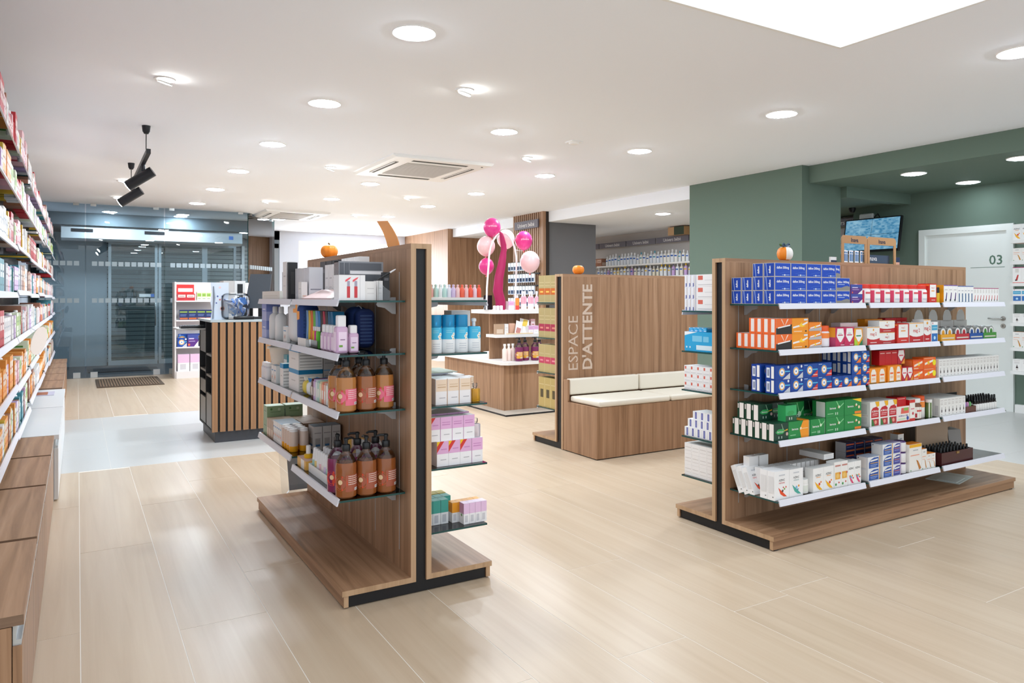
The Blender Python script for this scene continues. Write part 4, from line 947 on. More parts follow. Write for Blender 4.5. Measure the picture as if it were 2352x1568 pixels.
for nme, cols in (('shelfpink', ('#e8b9c0', '#f2dfe2', '#b0434e')), ('shelfwhite', ('#eeecea', '#d5d2d4', '#9aa4b0')), ('shelforange', ('#f0a14a', '#f6e9d8', '#d8602a')), ('shelfgreen', ('#dfe8cf', '#9fc45a', '#4f8a3c')), ('shelfteal', ('#4f96a4', '#dfe9ec', '#2f6f80')), ('shelfbrown', ('#a0705a', '#d8bfae', '#6a3f34')), ('shelflilac', ('#cdb2d8', '#f0e8f2', '#8a5aa0')), ('shelfred', ('#c2323a', '#f2d8d4', '#8a1c28')), ('shelfgrey', ('#bdbcc4', '#e8e8ec', '#7a7c88')), ('shelfyellow', ('#d8b23a', '#f3ead0', '#8a6a1c'))):
    style(nme, cols[0], ('r', 'F', .08, .45, .92, .85, cols[1]), ('r', 'F', .2, .6, .8, .66, cols[2]), ('r', 'R', .15, .1, .85, .5, cols[1]), ('r', 'L', .15, .15, .85, .6, cols[1]), ('r', 'L', .15, .75, .85, .82, cols[2]), ('r', 'F', .2, .2, .8, .24, cols[2]))
# ================================================================ bottles and jars
def plastic(h, rough=0.3):
    return mat('plastic_' + h.lstrip('#'), h, rough)
def liquid(h):
    return mat('liquid_' + h.lstrip('#'), h, 0.06, trans=0.3, coat=0.6, ior=1.35)
def arc_patch(b, r, a0, a1, z0, z1, m, n=8):
    for k in range(n):
        t0 = rad(a0 + (a1 - a0) * k / n); t1 = rad(a0 + (a1 - a0) * (k + 1) / n)
        b.poly([(r * math.cos(t0), r * math.sin(t0), z0), (r * math.cos(t1), r * math.sin(t1), z0), (r * math.cos(t1), r * math.sin(t1), z1), (r * math.cos(t0), r * math.sin(t0), z1)], m)
def arc_disc(b, r, ac, zc, rr_, m, n=14):
    pts = []
    for k in range(n):
        t = 2 * math.pi * k / n
        a = rad(ac) + rr_ * math.cos(t) / r
        pts.append((r * math.cos(a), r * math.sin(a), zc + rr_ * math.sin(t)))
    b.poly(pts, m)
_PB = {}
def pump_bottle(x, y, z, liq, lab, emb, spout, label, group, s=1.0, la=-65, ea=-140, nm='pump_bottle'):
    k = (liq, lab, emb, la, ea)
    if k not in _PB:
        b = MB(); b.lathe([(.037, 0), (.0425, .006), (.0425, .128), (.0405, .142)], liquid(liq), 24); m1 = b.mesh('liquid_body', True)
        b = MB(); b.lathe([(.0405, .142), (.037, .154), (.028, .169), (.017, .180), (.0145, .184), (.0145, .19)], CLEAR, 24, cap=False); m2 = b.mesh('clear_shoulder', True)
        b = MB(); arc_patch(b, .0430, la - 45, la + 45, .028, .095, C(lab)); 
        for q in (.088, .080, .072, .064, .056):
            arc_patch(b, .0432, la - 30, la + 32, q, q + .0025, C('#e9d9d2'), 5)
        arc_patch(b, .0433, la + 8, la + 40, .030, .041, C('#eeeeee'), 3)
        for q in range(5):
            arc_patch(b, .0434, la + 12 + q * 5, la + 14 + q * 5, .032, .039, C('#444444'), 1)
        m3 = b.mesh('back_label')
        b = MB(); arc_disc(b, .0431, ea, .062, .031, C(emb)); arc_disc(b, .0433, ea, .062, .024, C(lab)); arc_disc(b, .0435, ea, .066, .010, C('#e8c9a0')); m4 = b.mesh('round_label')
        _PB[k] = (m1, m2, m3, m4)
    if 'pump' not in _PB:
        b = MB(); b.lathe([(.0165, .186), (.0175, .188), (.0175, .208), (.0150, .212), (.0075, .213), (.0075, .228), (.010, .229), (.010, .237), (.006, .240)], plastic('#1b1c1f'), 16); b.tube([(0, 0, .2345), (.028, 0, .235), (.040, 0, .230)], [.006, .005, .004], plastic('#1b1c1f'), 8); _PB['pump'] = b.mesh('pump', True)
    t = thing(nm, uniq(label), 'bottle', (x, y, z), 0, group)
    t.scale = (s, s, s)
    m1, m2, m3, m4 = _PB[k]
    put(m1, 'liquid_body', t); put(m2, 'clear_shoulder', t); put(m3, 'back_label', t); put(m4, 'round_label', t)
    put(_PB['pump'], 'pump', t, (0, 0, 0), rad(spout))
    return t
_LB = {}
def lathe_mesh(key, prof, cols, seg=14, sx=1, sy=1, cap=True):
    if key not in _LB:
        b = MB(); b.lathe(prof, None, seg, 0, 0, sx, sy, [plastic(c) if isinstance(c, str) else c for c in cols], cap); _LB[key] = b.mesh('bottle', True)
    return _LB[key]
def simple_bottle(key, loc, prof, cols, label, group, cat='bottle', name='bottle', seg=14, sx=1, sy=1, rz=0.0):
    return prod(lathe_mesh(key, prof, cols, seg, sx, sy), loc, label, cat, group, name, rz)
def capped(loc, label, group, body, cap, name, cat, bprof, cprof, deco=(), seg=18, rz=0.0, key=None, sy=1.0):
    """bottle or jar with a body and a cap part"""
    t = thing(name, uniq(label), cat, loc, rz, group)
    k = (key or name, body, cap)
    if k not in _LB:
        b = MB(); b.lathe(bprof, plastic(body) if isinstance(body, str) else body, seg, sy=sy)
        for q in deco:
            arc_patch(b, q[0], q[1], q[2], q[3], q[4], C(q[5])) if sy == 1.0 else None
        c = MB(); c.lathe(cprof, plastic(cap) if isinstance(cap, str) else cap, seg, sy=sy)
        _LB[k] = (b.mesh('body', True), c.mesh('cap', True))
    put(_LB[k][0], 'body', t); put(_LB[k][1], 'cap', t)
    return t
def rbox(x0, y0, z0, x1, y1, z1, r, m, name, parent=None, loc=(0, 0, 0), rz=0.0, seg=3):
    bm = bmesh.new(); bmesh.ops.create_cube(bm, size=1.0)
    for v in bm.verts:
        v.co = Vector(((x0 + x1) / 2 + v.co.x * (x1 - x0), (y0 + y1) / 2 + v.co.y * (y1 - y0), (z0 + z1) / 2 + v.co.z * (z1 - z0)))
    bmesh.ops.bevel(bm, geom=bm.edges[:], offset=r, segments=seg, profile=0.5, affect='EDGES')
    for f in bm.faces:
        f.smooth = True
    me = bpy.data.meshes.new(name); bm.to_mesh(me); bm.free(); me.materials.append(m)
    return put(me, name, parent, loc, rz)

# ================================================================ right gondola, front side
FY = 2.53
KIND[0] = 'medicine_carton'
B1, B2, B3, B4, B5 = ('right gondola %s shelf' % q for q in ('top', 'second', 'third', 'fourth', 'bottom'))
z = zB[0] + 0.001
stack('daf', 'royal blue carton', B1, 3.066, FY, z, .1225, .069, .0705, 4, 3, 4, gx=.0015, gd=.004, skip={(0, 2, 3), (0, 2, 2), (1, 2, 3), (1, 2, 2), (2, 2, 3), (2, 2, 2), (3, 2, 3), (3, 2, 2), (3, 2, 1), (2, 2, 1), (1, 2, 1)})
stack('daf1', 'blue and grey carton', B1, 3.565, FY, z, .117, .069, .0705, 1, 2)
prod(carton('daf1', .115, .069, .0705), (3.525, FY + .03, z + .143), 'blue and grey carton lying loose atop, right gondola top shelf', 'carton', None)
stack('violet', 'violet carton', B1, 3.69, FY, z, .104, .06, .053, 1, 2)
prod(carton('violet', .10, .06, .053), (3.685, FY + .13, z), 'violet carton standing behind, right gondola top shelf', 'carton', None)
prod(carton('violet', .10, .06, .053), (3.685, FY + .13, z + .0535), 'violet carton middle of rear pile, right gondola top shelf', 'carton', None)
prod(carton('violet', .10, .06, .053), (3.685, FY + .13, z + .107), 'violet carton topping rear pile, right gondola top shelf', 'carton', None)
jb = [(.038, 0), (.046, .006), (.046, .075), (.041, .083), (.041, .086)]
jc = [(.043, .086), (.0435, .087), (.0435, .108), (.041, .110)]
for i in range(7):
    for k in range(2):
        capped((3.86 + i * .0945, FY + .05 + k * .10, z), 'white jar with red lid, %s from left%s, right gondola top shelf' % (nth(i), '' if k == 0 else ', behind'), 'red lidded jars', '#f1e9e8', '#e33a2c', 'supplement_jar', 'jar', jb, jc,
               ((.0464, -125, -60, .03, .07, '#f8f6f5'), (.0467, -118, -66, .055, .066, '#e05a62'), (.0467, -118, -66, .02, .028, '#c9ced8'), (.0464, -160, -127, .005, .075, '#d83a62')), key='redjar')
stack('mag2red', 'red and white magnesium carton', B1, 4.455, FY + .0, z, .080, .07, .118)
capped((4.575, FY + .03, z), 'yellow bottle with black cap, right gondola top shelf', None, '#e9bd1c', '#141414', 'spray_bottle', 'bottle', [(.022, 0), (.024, .004), (.024, .062)], [(.022, .062), (.0225, .063), (.0225, .094), (.02, .097)])
stack('whitepen', 'white carton with yellow side', B1, 4.615, FY, z, .050, .09, .112, 3, cat='carton')
stack('whitepen2', 'slim white carton with blue band', B1, 4.772, FY, z, .036, .09, .108, 5)
stack('whitepen3', 'slim white carton with red print', B1, 4.958, FY, z, .0335, .09, .096, 9)
# second shelf
z = zB[1] + 0.001
stack('nurofen', 'orange carton with black base', B2, 3.082, FY + .005, z, .122, .042, .081, 1, 2, 6, full=True, skip={(0, 1, 4), (0, 1, 5)})
stack('fluor', 'yellow-orange carton', B2, 3.206, FY + .005, z, .130, .042, .081, 1, 2)
stack('dolip', 'small orange and grey carton', B2, 3.338, FY + .003, z, .104, .08, .046, 1, 3)
capped((3.50, FY + .055, z), 'white jar with orange lid, right gondola second shelf', None, '#efeaf0', '#f0602a', 'supplement_jar', 'jar', [(.04, 0), (.047, .006), (.047, .08), (.042, .088)], [(.044, .088), (.0445, .089), (.0445, .116), (.042, .118)], ((.0474, -150, -40, .05, .078, '#f58a3a'),), key='orjar')
stack('vital', 'raspberry red and white carton', B2, 3.556, FY, z, .080, .085, .106, 2)
stack('vitalg', 'yellow-green and white carton', B2, 3.722, FY, z, .074, .085, .097)
stack('mag2', 'white and red magnesium carton', B2, 3.838, FY, z, .118, .075, .103)
stack('mag2', 'wide white magnesium carton', B2, 3.968, FY + .01, z, .150, .07, .068, 1, 2)
stack('pinkbk', 'pale pink long carton behind', B2, 3.74, FY + .10, z, .16, .06, .125, 1)
stack('mag2red', 'red and white carton beside wide ones', B2, 4.128, FY, z, .115, .07, .118)
stack('mag2', 'large white magnesium carton', B2, 4.25, FY, z, .145, .07, .120)
stack('mag2', 'tall narrow magnesium carton', B2, 4.398, FY, z, .075, .07, .138)
stack('bluew', 'white and blue carton', B2, 4.480, FY, z, .068, .07, .122)
stack('fluor', 'yellow carton standing at back', B2, 4.00, FY + .12, z, .17, .05, .142)
stack('redk', 'dark red carton at back', B2, 4.20, FY + .12, z, .055, .05, .146, 4)
for i, (c, cc) in enumerate((('#e8a52c', 'yellow'), ('#c0313c', 'red'), ('#2c55a0', 'blue'), ('#4d9440', 'green'))):
    t = thing('sweets_tray', uniq('%s cardboard tray of oval tins, right gondola second shelf' % cc), 'tray', (4.585 + i * .165, FY, z), 0, 'coloured trays of tins')
    b = MB(); b.box(0, 0, 0, .160, .002, .042, C(c)); b.box(0, .002, 0, .002, .19, .042, C(c)); b.box(.158, .002, 0, .160, .19, .042, C(c)); b.box(.002, .002, 0, .158, .188, .002, C(c)); b.box(0, .188, 0, .160, .19, .12, C('#b9b2ac'))
    b.prism([(.03, .12), (.13, .12), (.13, .145), (.115, .175), (.095, .19), (.065, .19), (.045, .175), (.03, .145)], 'y', .186, .188, C('#b3aca6'))
    b.poly([(.012, -.0004, .014), (.148, -.0004, .014), (.148, -.0004, .022), (.012, -.0004, .022)], C('#d9d2c4')); b.build('tray_box', t)
    for k in range(2):
        for q in range(3):
            o = [(.034 * math.cos(a * math.pi / 8), .038 + .040 * math.sin(a * math.pi / 8)) for a in range(16)]
            if ('tin', i) not in _LB:
                b = MB(); b.prism([(u, w + .004) for u, w in o], 'y', 0, .02, mat('tin', '#c9c9cc', .25, .8)); b.prism([(u * .85, w * .85 + .010) for u, w in o], 'y', -.0006, 0, C('#efefef')); b.prism([(u * .45, w * .45 + .030) for u, w in o], 'y', -.0010, -.0006, C(c)); _LB[('tin', i)] = b.mesh('tin')
            prod(_LB[('tin', i)], (4.585 + i * .165 + .044 + k * .073, FY + .012 + q * .045, z + .003), 'oval tin, %s side, %s in %s tray on right gondola' % ('left' if k == 0 else 'right', ('front', 'middle', 'back')[q], cc), 'tin', 'oval tins in coloured trays', 'tin')
# third shelf
z = zB[2] + 0.001
stack('bions', 'blue carton with silver corner', B3, 3.07, FY, z, .113, .062, .071, 1, 2, 2, gd=.03)
stack('bions', 'blue silver-cornered carton beside it', B3, 3.186, FY, z, .099, .062, .071, 1, 2)
stack('bion', 'blue carton with red corner', B3, 3.288, FY, z, .117, .062, .071, 2, 2)
stack('bion', 'small blue carton with red corner', B3, 3.528, FY, z, .084, .062, .063, 1)
stack('biono', 'small blue carton with orange corner', B3, 3.614, FY, z, .083, .062, .063, 1)
stack('biono', 'blue carton with orange corner, tall pile', B3, 3.700, FY, z, .080, .062, .064, 1, 3, 3, full=True)
stack('bion', 'blue carton in end pile', B3, 3.783, FY, z, .076, .062, .064, 1, 3)
stack('orangew', 'orange and white carton', B3, 3.862, FY + .005, z, .080, .08, .090, 2)
stack('orangew', 'narrow orange and white carton', B3, 4.035, FY, z, .066, .08, .098, 2)
stack('redk', 'red carton on top', B3, 4.0, FY + .03, z + .0995, .058, .05, .085, 3)
stack('vitred', 'red and white carton', B3, 4.172, FY, z, .055, .08, .082, 2)
prod(carton('vitred', .07, .05, .085), (4.18, FY + .03, z + .0995), 'red and white carton atop orange ones, right gondola third shelf', 'carton', None)
stack('berocca', 'orange effervescent carton', B3, 4.288, FY, z, .105, .07, .060, 1, 2)
stack('beroccay', 'orange carton with yellow dot', B3, 4.396, FY, z, .13, .07, .0645, 1, 2)
stack('drop', 'slim white dropper carton', B3, 4.560, FY, z, .0385, .04, .112, 18, 1, 3, full=False)
# fourth shelf
z = zB[3] + 0.001
stack('greend', 'dark green carton with white side', B4, 3.06, FY, z, .110, .044, .090, 1, 1, 6, full=True)
stack('greend', 'dark green carton in upper row', B4, 3.06, FY + .10, z + .091, .110, .044, .085, 1, 1, 3, gd=.004, full=True)
prod(carton('greend', .11, .05, .085), (3.185, FY + .13, z + .0855), 'dark green carton at back of upper row, right gondola fourth shelf', 'carton', None)
prod(carton('greend', .118, .09, .085), (3.18, FY + .11, z), 'dark green carton at back below another, right gondola fourth shelf', 'carton', None)
stack('greeno', 'green and orange carton', B4, 3.172, FY, z, .160, .085, .090)
prod(carton('mint', .085, .05, .083), (3.165, FY + .012, z + .0905), 'bright green loose carton on top, right gondola fourth shelf', 'carton', None)
stack('greenv', 'green carton between orange and tall piles', B4, 3.346, FY, z, .118, .085, .088)
stack('greenv', 'green carton standing at back', B4, 3.31, FY + .12, z, .14, .06, .165, 1)
prod(carton('greend', .13, .06, .165), (3.46, FY + .15, z), 'tall dark green carton at back, right gondola fourth shelf', 'carton', None)
stack('greenv', 'wide green carton', B4, 3.475, FY, z, .155, .085, .086, 1, 2)
stack('greeny', 'wide green carton with yellow corner', B4, 3.634, FY, z, .150, .085, .086, 1, 2)
stack('acer', 'tall red and white carton', B4, 3.866, FY, z, .0845, .12, .142, 3)
stack('vitc', 'red and white vitamin carton', B4, 4.124, FY, z, .125, .09, .096)
prod(carton('redk', .09, .07, .05), (4.15, FY + .015, z + .097), 'flat dark red carton on vitamin box, right gondola fourth shelf', 'carton', None)
stack('vitc2', 'narrow white and red carton', B4, 4.252, FY, z, .055, .09, .128)
capped((4.365, FY + .05, z), 'brown jar with white lid, right gondola fourth shelf', None, '#7a4a34', '#f2f0ee', 'supplement_jar', 'jar', [(.042, 0), (.048, .006), (.048, .085), (.038, .098), (.038, .102)], [(.041, .102), (.042, .103), (.042, .125), (.04, .127)], ((.0484, -160, -20, .01, .078, '#f3efe8'), (.0487, -120, -70, .05, .06, '#d8504a'), (.0487, -150, -118, .015, .04, '#b02a34')), key='wljar')
capped((4.455, FY + .07, z), 'white jar with orange lid, right gondola fourth shelf', None, '#f0ece8', '#ea5a24', 'supplement_jar', 'jar', [(.034, 0), (.038, .005), (.038, .10), (.034, .105)], [(.036, .105), (.0365, .106), (.0365, .132), (.034, .134)], ((.0384, -160, -20, .065, .1, '#f58a2a'),), key='oljar')
capped((4.51, FY + .035, z), 'green striped tube with white cap, right gondola fourth shelf', None, '#5f7a44', '#f0efec', 'tablet_tube', 'tube', [(.018, 0), (.019, .003), (.019, .092)], [(.020, .092), (.020, .108), (.018, .11)], ((.0193, -150, -125, .0, .09, '#d9e0cc'), (.0193, -95, -70, .0, .09, '#d9e0cc')), key='grtube')
stack('drop', 'white dropper carton', B4, 4.572, FY, z, .0405, .04, .112, 7, 1, 4)
t = thing('cardboard_tray', uniq('small brown cardboard tray of sticks, right gondola fourth shelf'), 'tray', (4.868, FY, z))
b = MB(); b.box(0, 0, 0, .12, .002, .04, C('#6a4438')); b.box(0, .002, 0, .002, .12, .04, C('#6a4438')); b.box(.118, .002, 0, .12, .12, .04, C('#6a4438')); b.box(.002, .002, 0, .118, .12, .002, C('#6a4438')); b.box(0, .12, 0, .12, .122, .115, C('#1d1b1c')); b.build('tray_box', t)
for i, c in enumerate(('#58b8d8', '#b58ad0', '#d89ac0', '#6fb86a')):
    simple_bottle(('stick', c), (4.885 + i * .028, FY + .03, z + .003), [(.009, 0), (.009, .05), (.006, .06)], [c, c], '%s roll-on stick, brown tray on right gondola fourth shelf' % ('blue', 'lilac', 'pink', 'green')[i], 'sticks in the brown tray', 'stick', 'roll_on_stick')
dprof = [(.0125, 0), (.0135, .003), (.0135, .045), (.008, .052), (.0085, .053), (.0085, .068), (.0065, .07), (.006, .090), (.004, .094)]
dcol = ['#efeeec', '#efeeec', '#2a1c18', '#17181a', '#17181a', '#17181a', '#17181a', '#17181a']
for i in range(9):
    for k in range(3):
        simple_bottle('dropper', (5.01 + i * .0305, FY + .02 + k * .035, z), dprof, dcol, 'small black dropper bottle, %s from left, %s row, %s' % (nth(i), ('front', 'middle', 'rear')[k], B4), 'black dropper bottles on the fourth shelf', 'bottle', 'dropper_bottle', 10)
# bottom shelf
z = zB[4] + 0.001
for i in range(3):
    t = carton('azinc', .095, .032, .148)
    o = prod(t, (3.06 + i * .003, FY + .20 - i * .036, z + .002), 'white carton leaning back on its neighbours, %s from panel, %s' % (nth(i), B5), 'carton', 'leaning white cartons')
    o.rotation_euler = (rad(-24), 0, 0)
stack('azinc', 'white carton with red leaf', B5, 3.064, FY, z, .112, .045, .148, 1, 1, 2)
stack('azinct', 'white carton with teal leaf', B5, 3.178, FY, z, .108, .045, .146, 1, 1, 2)
capped((3.325, FY + .04, z), 'small white jar, right gondola bottom shelf', None, '#efedea', '#f5f4f2', 'supplement_jar', 'jar', [(.03, 0), (.034, .004), (.034, .05), (.03, .056)], [(.033, .056), (.033, .074), (.031, .076)], ((.0344, -130, -60, .012, .045, '#e2e6dd'),), key='smjar')
stack('azincy', 'white carton with yellow leaf', B5, 3.368, FY, z, .086, .05, .128, 2)
stack('azincp', 'white carton with biscuit picture', B5, 3.545, FY, z, .058, .05, .142, 2)
stack('azincm', 'white carton with pink leaf', B5, 3.665, FY, z, .058, .05, .128, 2)
prod(carton('plainw', .085, .16, .03), (3.54, FY + .06, z + .145), 'flat white carton lying across others, %s' % B5, 'carton', None)
prod(carton('plainw', .07, .16, .148), (3.55, FY + .055, z), 'plain white carton block behind biscuit ones, %s' % B5, 'carton', None) if False else None
stack('plainw', 'white carton in back row', B5, 3.12, FY + .115, z, .030, .06, .135, 12, 1, 1, gx=.008)
stack('plainw', 'tall white carton at very back', B5, 3.10, FY + .195, z, .07, .04, .185, 2, 1, 1, gx=.01)
capped((3.764, FY + .032, z), 'white bottle with orange cap, right gondola bottom shelf', None, '#efedea', '#ea5a24', 'supplement_jar', 'jar', [(.024, 0), (.027, .004), (.027, .085), (.022, .093), (.022, .096)], [(.025, .096), (.0255, .097), (.0255, .122), (.024, .124)], ((.0274, -130, -70, .02, .06, '#f2c48a'),), key='ocb')
stack('opti', 'white and blue carton', B5, 3.846, FY, z, .110, .07, .067, 1, 2)
stack('opti', 'blue carton in middle pile', B5, 3.985, FY, z, .095, .07, .064, 1, 3)
stack('optiv', 'violet-blue carton', B5, 4.083, FY, z, .078, .07, .064, 1, 3)
for j in range(3):
    simple_bottle('can', (4.205, FY + .035, z + j * .064), [(.033, 0), (.035, .003), (.035, .056), (.033, .059), (.028, .063)], ['#5a3f78', '#eceaec', '#5a3f78', '#5a3f78'], 'white and violet tin, %sright gondola bottom shelf' % ROWN[3][j], 'stacked round tins', 'tin', 'round_tin', 16)
stack('whorb', 'tall white and orange carton', B5, 4.248, FY, z, .128, .06, .165)
stack('whor', 'white and orange carton', B5, 4.378, FY, z, .052, .06, .125)
stack('whor', 'small white and orange carton', B5, 4.432, FY, z, .045, .06, .090, 2)
prod(carton('whor', .06, .05, .20), (4.33, FY + .12, z), 'tallest white and orange carton at back, %s' % B5, 'carton', None)
for r_, (k_, dsc) in enumerate((('condom', 'navy and green carton'), ('condomr', 'navy and red carton'))):
    stack(k_, dsc + ' at back', B5, 3.86 if r_ == 0 else 3.90, FY + .09 + r_ * .085, z, .085, .07, .105 if r_ == 0 else .125, 4, 1 if r_ == 0 else 1, 1, gx=.006)
stack('condomr', 'upper navy and red carton', B5, 3.90, FY + .175, z + .126, .085, .07, .055, 4, gx=.006)
mb = thing('sample_chest', 'open maroon box of black dropper bottles, right gondola bottom shelf', 'box', (4.60, FY + .005, z))
MR = mat('maroon_lacquer', '#4a1f1f', 0.3)
b = MB(); b.box(0, 0, 0, .36, .006, .075, MR); b.box(0, .154, 0, .36, .16, .075, MR); b.box(0, .006, 0, .006, .154, .075, MR); b.box(.354, .006, 0, .36, .154, .075, MR); b.box(.006, .006, 0, .354, .154, .006, MR); b.build('chest_body', mb)
b = MB(); b.box(.0, .158, .075, .36, .166, .24, C('#a98f78')); b.build('chest_lid', mb)
b = MB(); b.box(.165, -.003, .058, .195, 0, .072, mat('brass', '#b08d57', .3, .9)); b.build('clasp', mb)
for i in range(9):
    for k in range(4):
        simple_bottle('dropper', (4.63 + i * .0375, FY + .028 + k * .036, z + .0065), dprof, dcol, 'black dropper bottle in maroon chest, column %s, row %s' % (nth(i), nth(k)), 'dropper bottles in the maroon chest', 'bottle', 'dropper_bottle', 10)
mz = [prod((lambda bb: (bb.box(0, 0, 0, .10, .004, .15, C('#8f8a86')), bb.mesh('leaflet'))[1])(MB()), (5.02 + i * .012, FY + .18 + i * .006, z), 'grey leaflet standing in a fan, %s, right gondola bottom shelf' % nth(i), 'leaflet', 'fanned leaflets', 'leaflet') for i in range(7)]
for i, o in enumerate(mz):
    o.rotation_euler = (rad(-8), 0, rad(6 * (i - 3)))
    o.location.z += 0.004
b = MB(); b.box(0, 0, 0, .30, .20, .004, C('#cfd6d2')); b.box(.02, .02, .004, .20, .14, .006, C('#dde2df'))
o = prod(b.mesh('catalogue'), (4.92, 2.60, .0765), 'pale flat catalogue lying on the base of right gondola', 'catalogue', None, 'catalogue', rad(12))

# ---------------- right gondola, far side (seen past its end)
KIND[0] = 'prescription_carton'
Q1, Q2, Q3, Q4, Q5 = ('rear right gondola %s shelf' % q for q in ('top', 'second', 'third', 'fourth', 'bottom'))
XB = 3.075
z = zBb[0] + .001
stack('eye', 'white eye-care carton', Q1, XB, 3.185, z, .028, .1, .069, 3, 3, rz=M90)
stack('rx', 'large white carton with blue print', Q1, XB + .004, 3.096, z, .150, .1, .069, 1, 3, rz=M90)
z = zBb[1] + .001
t = prod(carton('sky', .225, .11, .112), (XB, 3.185, z), 'sky blue carton display tray, far side of right gondola', 'carton', None, 'carton', M90)
stack('sky', 'small sky blue carton on display tray', Q2, XB + .02, 3.17, z + .113, .034, .08, .022, 4, rz=M90)
z = zBb[2] + .001
stack('rx', 'white medicine carton', Q3, XB, 3.188, z, .049, .11, .046, 5, 3, rz=M90)
z = zBb[3] + .001
stack('rxb', 'white carton with blue band', Q4, XB, 3.185, z, .044, .11, .052, 5, 1, rz=M90)
stack('rxb', 'white blue-banded carton in second layer', Q4, XB + .006, 3.165, z + .0526, .044, .11, .048, 5, 1, rz=M90)
stack('rxb', 'white blue-banded carton in top layer', Q4, XB + .012, 3.13, z + .1012, .048, .11, .046, 4, 1, rz=M90)
z = zBb[4] + .001
stack('rxr', 'white carton with pale print', Q5, XB, 3.185, z, .058, .14, .062, 4, 3, rz=M90)

KIND[0] = 'gift_box'
# ---------------- golden boxes behind the waiting panel
for i, (k, dsc) in enumerate((('gold', 'golden box with orange band'), ('goldr', 'golden box with crimson band'), ('goldp', 'golden box with pink band'), ('goldb', 'golden box with dark bottle print'))):
    stack(k, dsc, 'shelf behind waiting panel', 3.575, 5.545, zW[i] + .001, .094, .11, (.238, .262, .245, .262)[i], 3, 1, rz=M90)
# ================================================================ near gondola, left side
KIND[0] = 'cosmetic_carton'
A1, A2, A3, A4 = ('near gondola %s shelf' % q for q in ('top', 'second', 'third', 'bottom'))
z = zA[0] + .001
stack('cream', 'long cream carton', A1, .958, 4.56, z, .44, .09, .048, rz=M90)
stack('silver', 'silver cosmetic carton', A1, 1.065, 4.52, z, .12, .07, .165, 3, gx=.01, rz=M90)
stack('plainw', 'tall white carton', A1, .965, 4.075, z, .075, .05, .205, rz=M90)
stack('blackbox', 'thin black carton', A1, .968, 3.995, z, .022, .05, .20, rz=M90)
stack('blackbox', 'black round-topped tester block', A1, 1.14, 3.97, z, .10, .07, .205, 3, gx=.008, rz=M90)
stack('silver', 'pale silver carton', A1, 1.0, 3.95, z, .135, .07, .165, 2, rz=M90)
stack('plainw', 'small white carton', A1, .962, 3.74, z, .06, .03, .09, rz=M90)
stack('plainw', 'white cosmetic carton', A1, 1.075, 3.66, z, .062, .05, .175, 5, gx=.006, rz=M90)
stack('plainw', 'taller white cosmetic carton', A1, 1.135, 3.58, z, .062, .05, .205, 4, gx=.006, rz=M90)
b = MB(); b.prism([(0, 0), (.10, 0), (.10, .05), (.0, .008)], 'y', 0, .52, C('#f2f0f1')); b.prism([(0.0005, .0085), (.10, .0505), (.10, .0515), (.0, .0095)], 'y', .01, .51, C('#f4d9d6'))
b.box(-.0006, .02, .002, 0, .50, .006, C('#e89a90'))
prod(b.mesh('tester_ramp'), (.962, 3.17, z), 'white slanted tester ramp with pink edge, near gondola top shelf', 'display', None, 'tester_ramp')
t = thing('cosmetics_organiser', 'grey acrylic cosmetics organiser with drawers, near gondola top shelf', 'organiser', (.985, 3.145, z))
SMK = mat('smoked_acrylic', '#6f7378', .2, trans=.3)
b = MB(); b.box(0, 0, 0, .205, .005, .172, C('#8d9096')); b.box(0, .005, 0, .004, .07, .172, SMK); b.box(.201, .005, 0, .205, .07, .172, SMK); b.box(.004, .005, 0, .201, .07, .004, SMK); b.box(0, .005, .168, .205, .07, .172, C('#d9d6da')); b.build('frame', t)
for q in ((.005, .09, .022, .165), (.028, .09, .045, .165), (.05, .135, .195, .165), (.05, .085, .195, .112)):
    b = MB(); b.box(q[0], -.003, q[1], q[2], 0, q[3], C('#5b5f66')); b.build('drawer', t)
b = MB(); b.box(.05, -.004, .116, .2, 0, .130, C('#e6e4e6')); b.build('label_strip', t)
prod(carton('lip', .115, .07, .108), (.948, 3.025, z), 'white carton printed with two red lipsticks, near gondola top shelf', 'carton', None)
prod(carton('plainw', .050, .05, .082), (1.066, 3.035, z), 'small white carton right of lipstick print, near gondola top shelf', 'carton', None)
prod(carton('plainw', .028, .04, .085), (1.122, 3.045, z), 'narrow grey-white carton by the black tester, near gondola top shelf', 'carton', None)
prod(carton('blackbox', .028, .03, .123), (1.153, 3.045, z), 'upright black tester carton, near gondola top shelf', 'carton', None)
t = thing('brow_pen_tester', 'black pen tester on clear slanted holder, near gondola top shelf', 'pen', (1.12, 3.02, z))
b = MB(); b.prism([(0, 0), (.055, 0), (.055, .04), (.0, .078)], 'y', .0, .004, CLEAR); b.build('clear_holder', t)
b = MB(); b.tube([(-.005, -.008, .088), (.05, -.008, .120)], .004, BLACK, 8); b.tube([(.05, -.008, .120), (.072, -.008, .133), (.078, -.008, .136)], [.004, .003, .001], C('#d9d9dc'), 8); b.build('pen', t, smooth=True)
b = MB(); b.tube([(.0, -.004, .0), (.0, -.006, .086)], .0015, STEEL, 6); b.build('holder_rod', t)
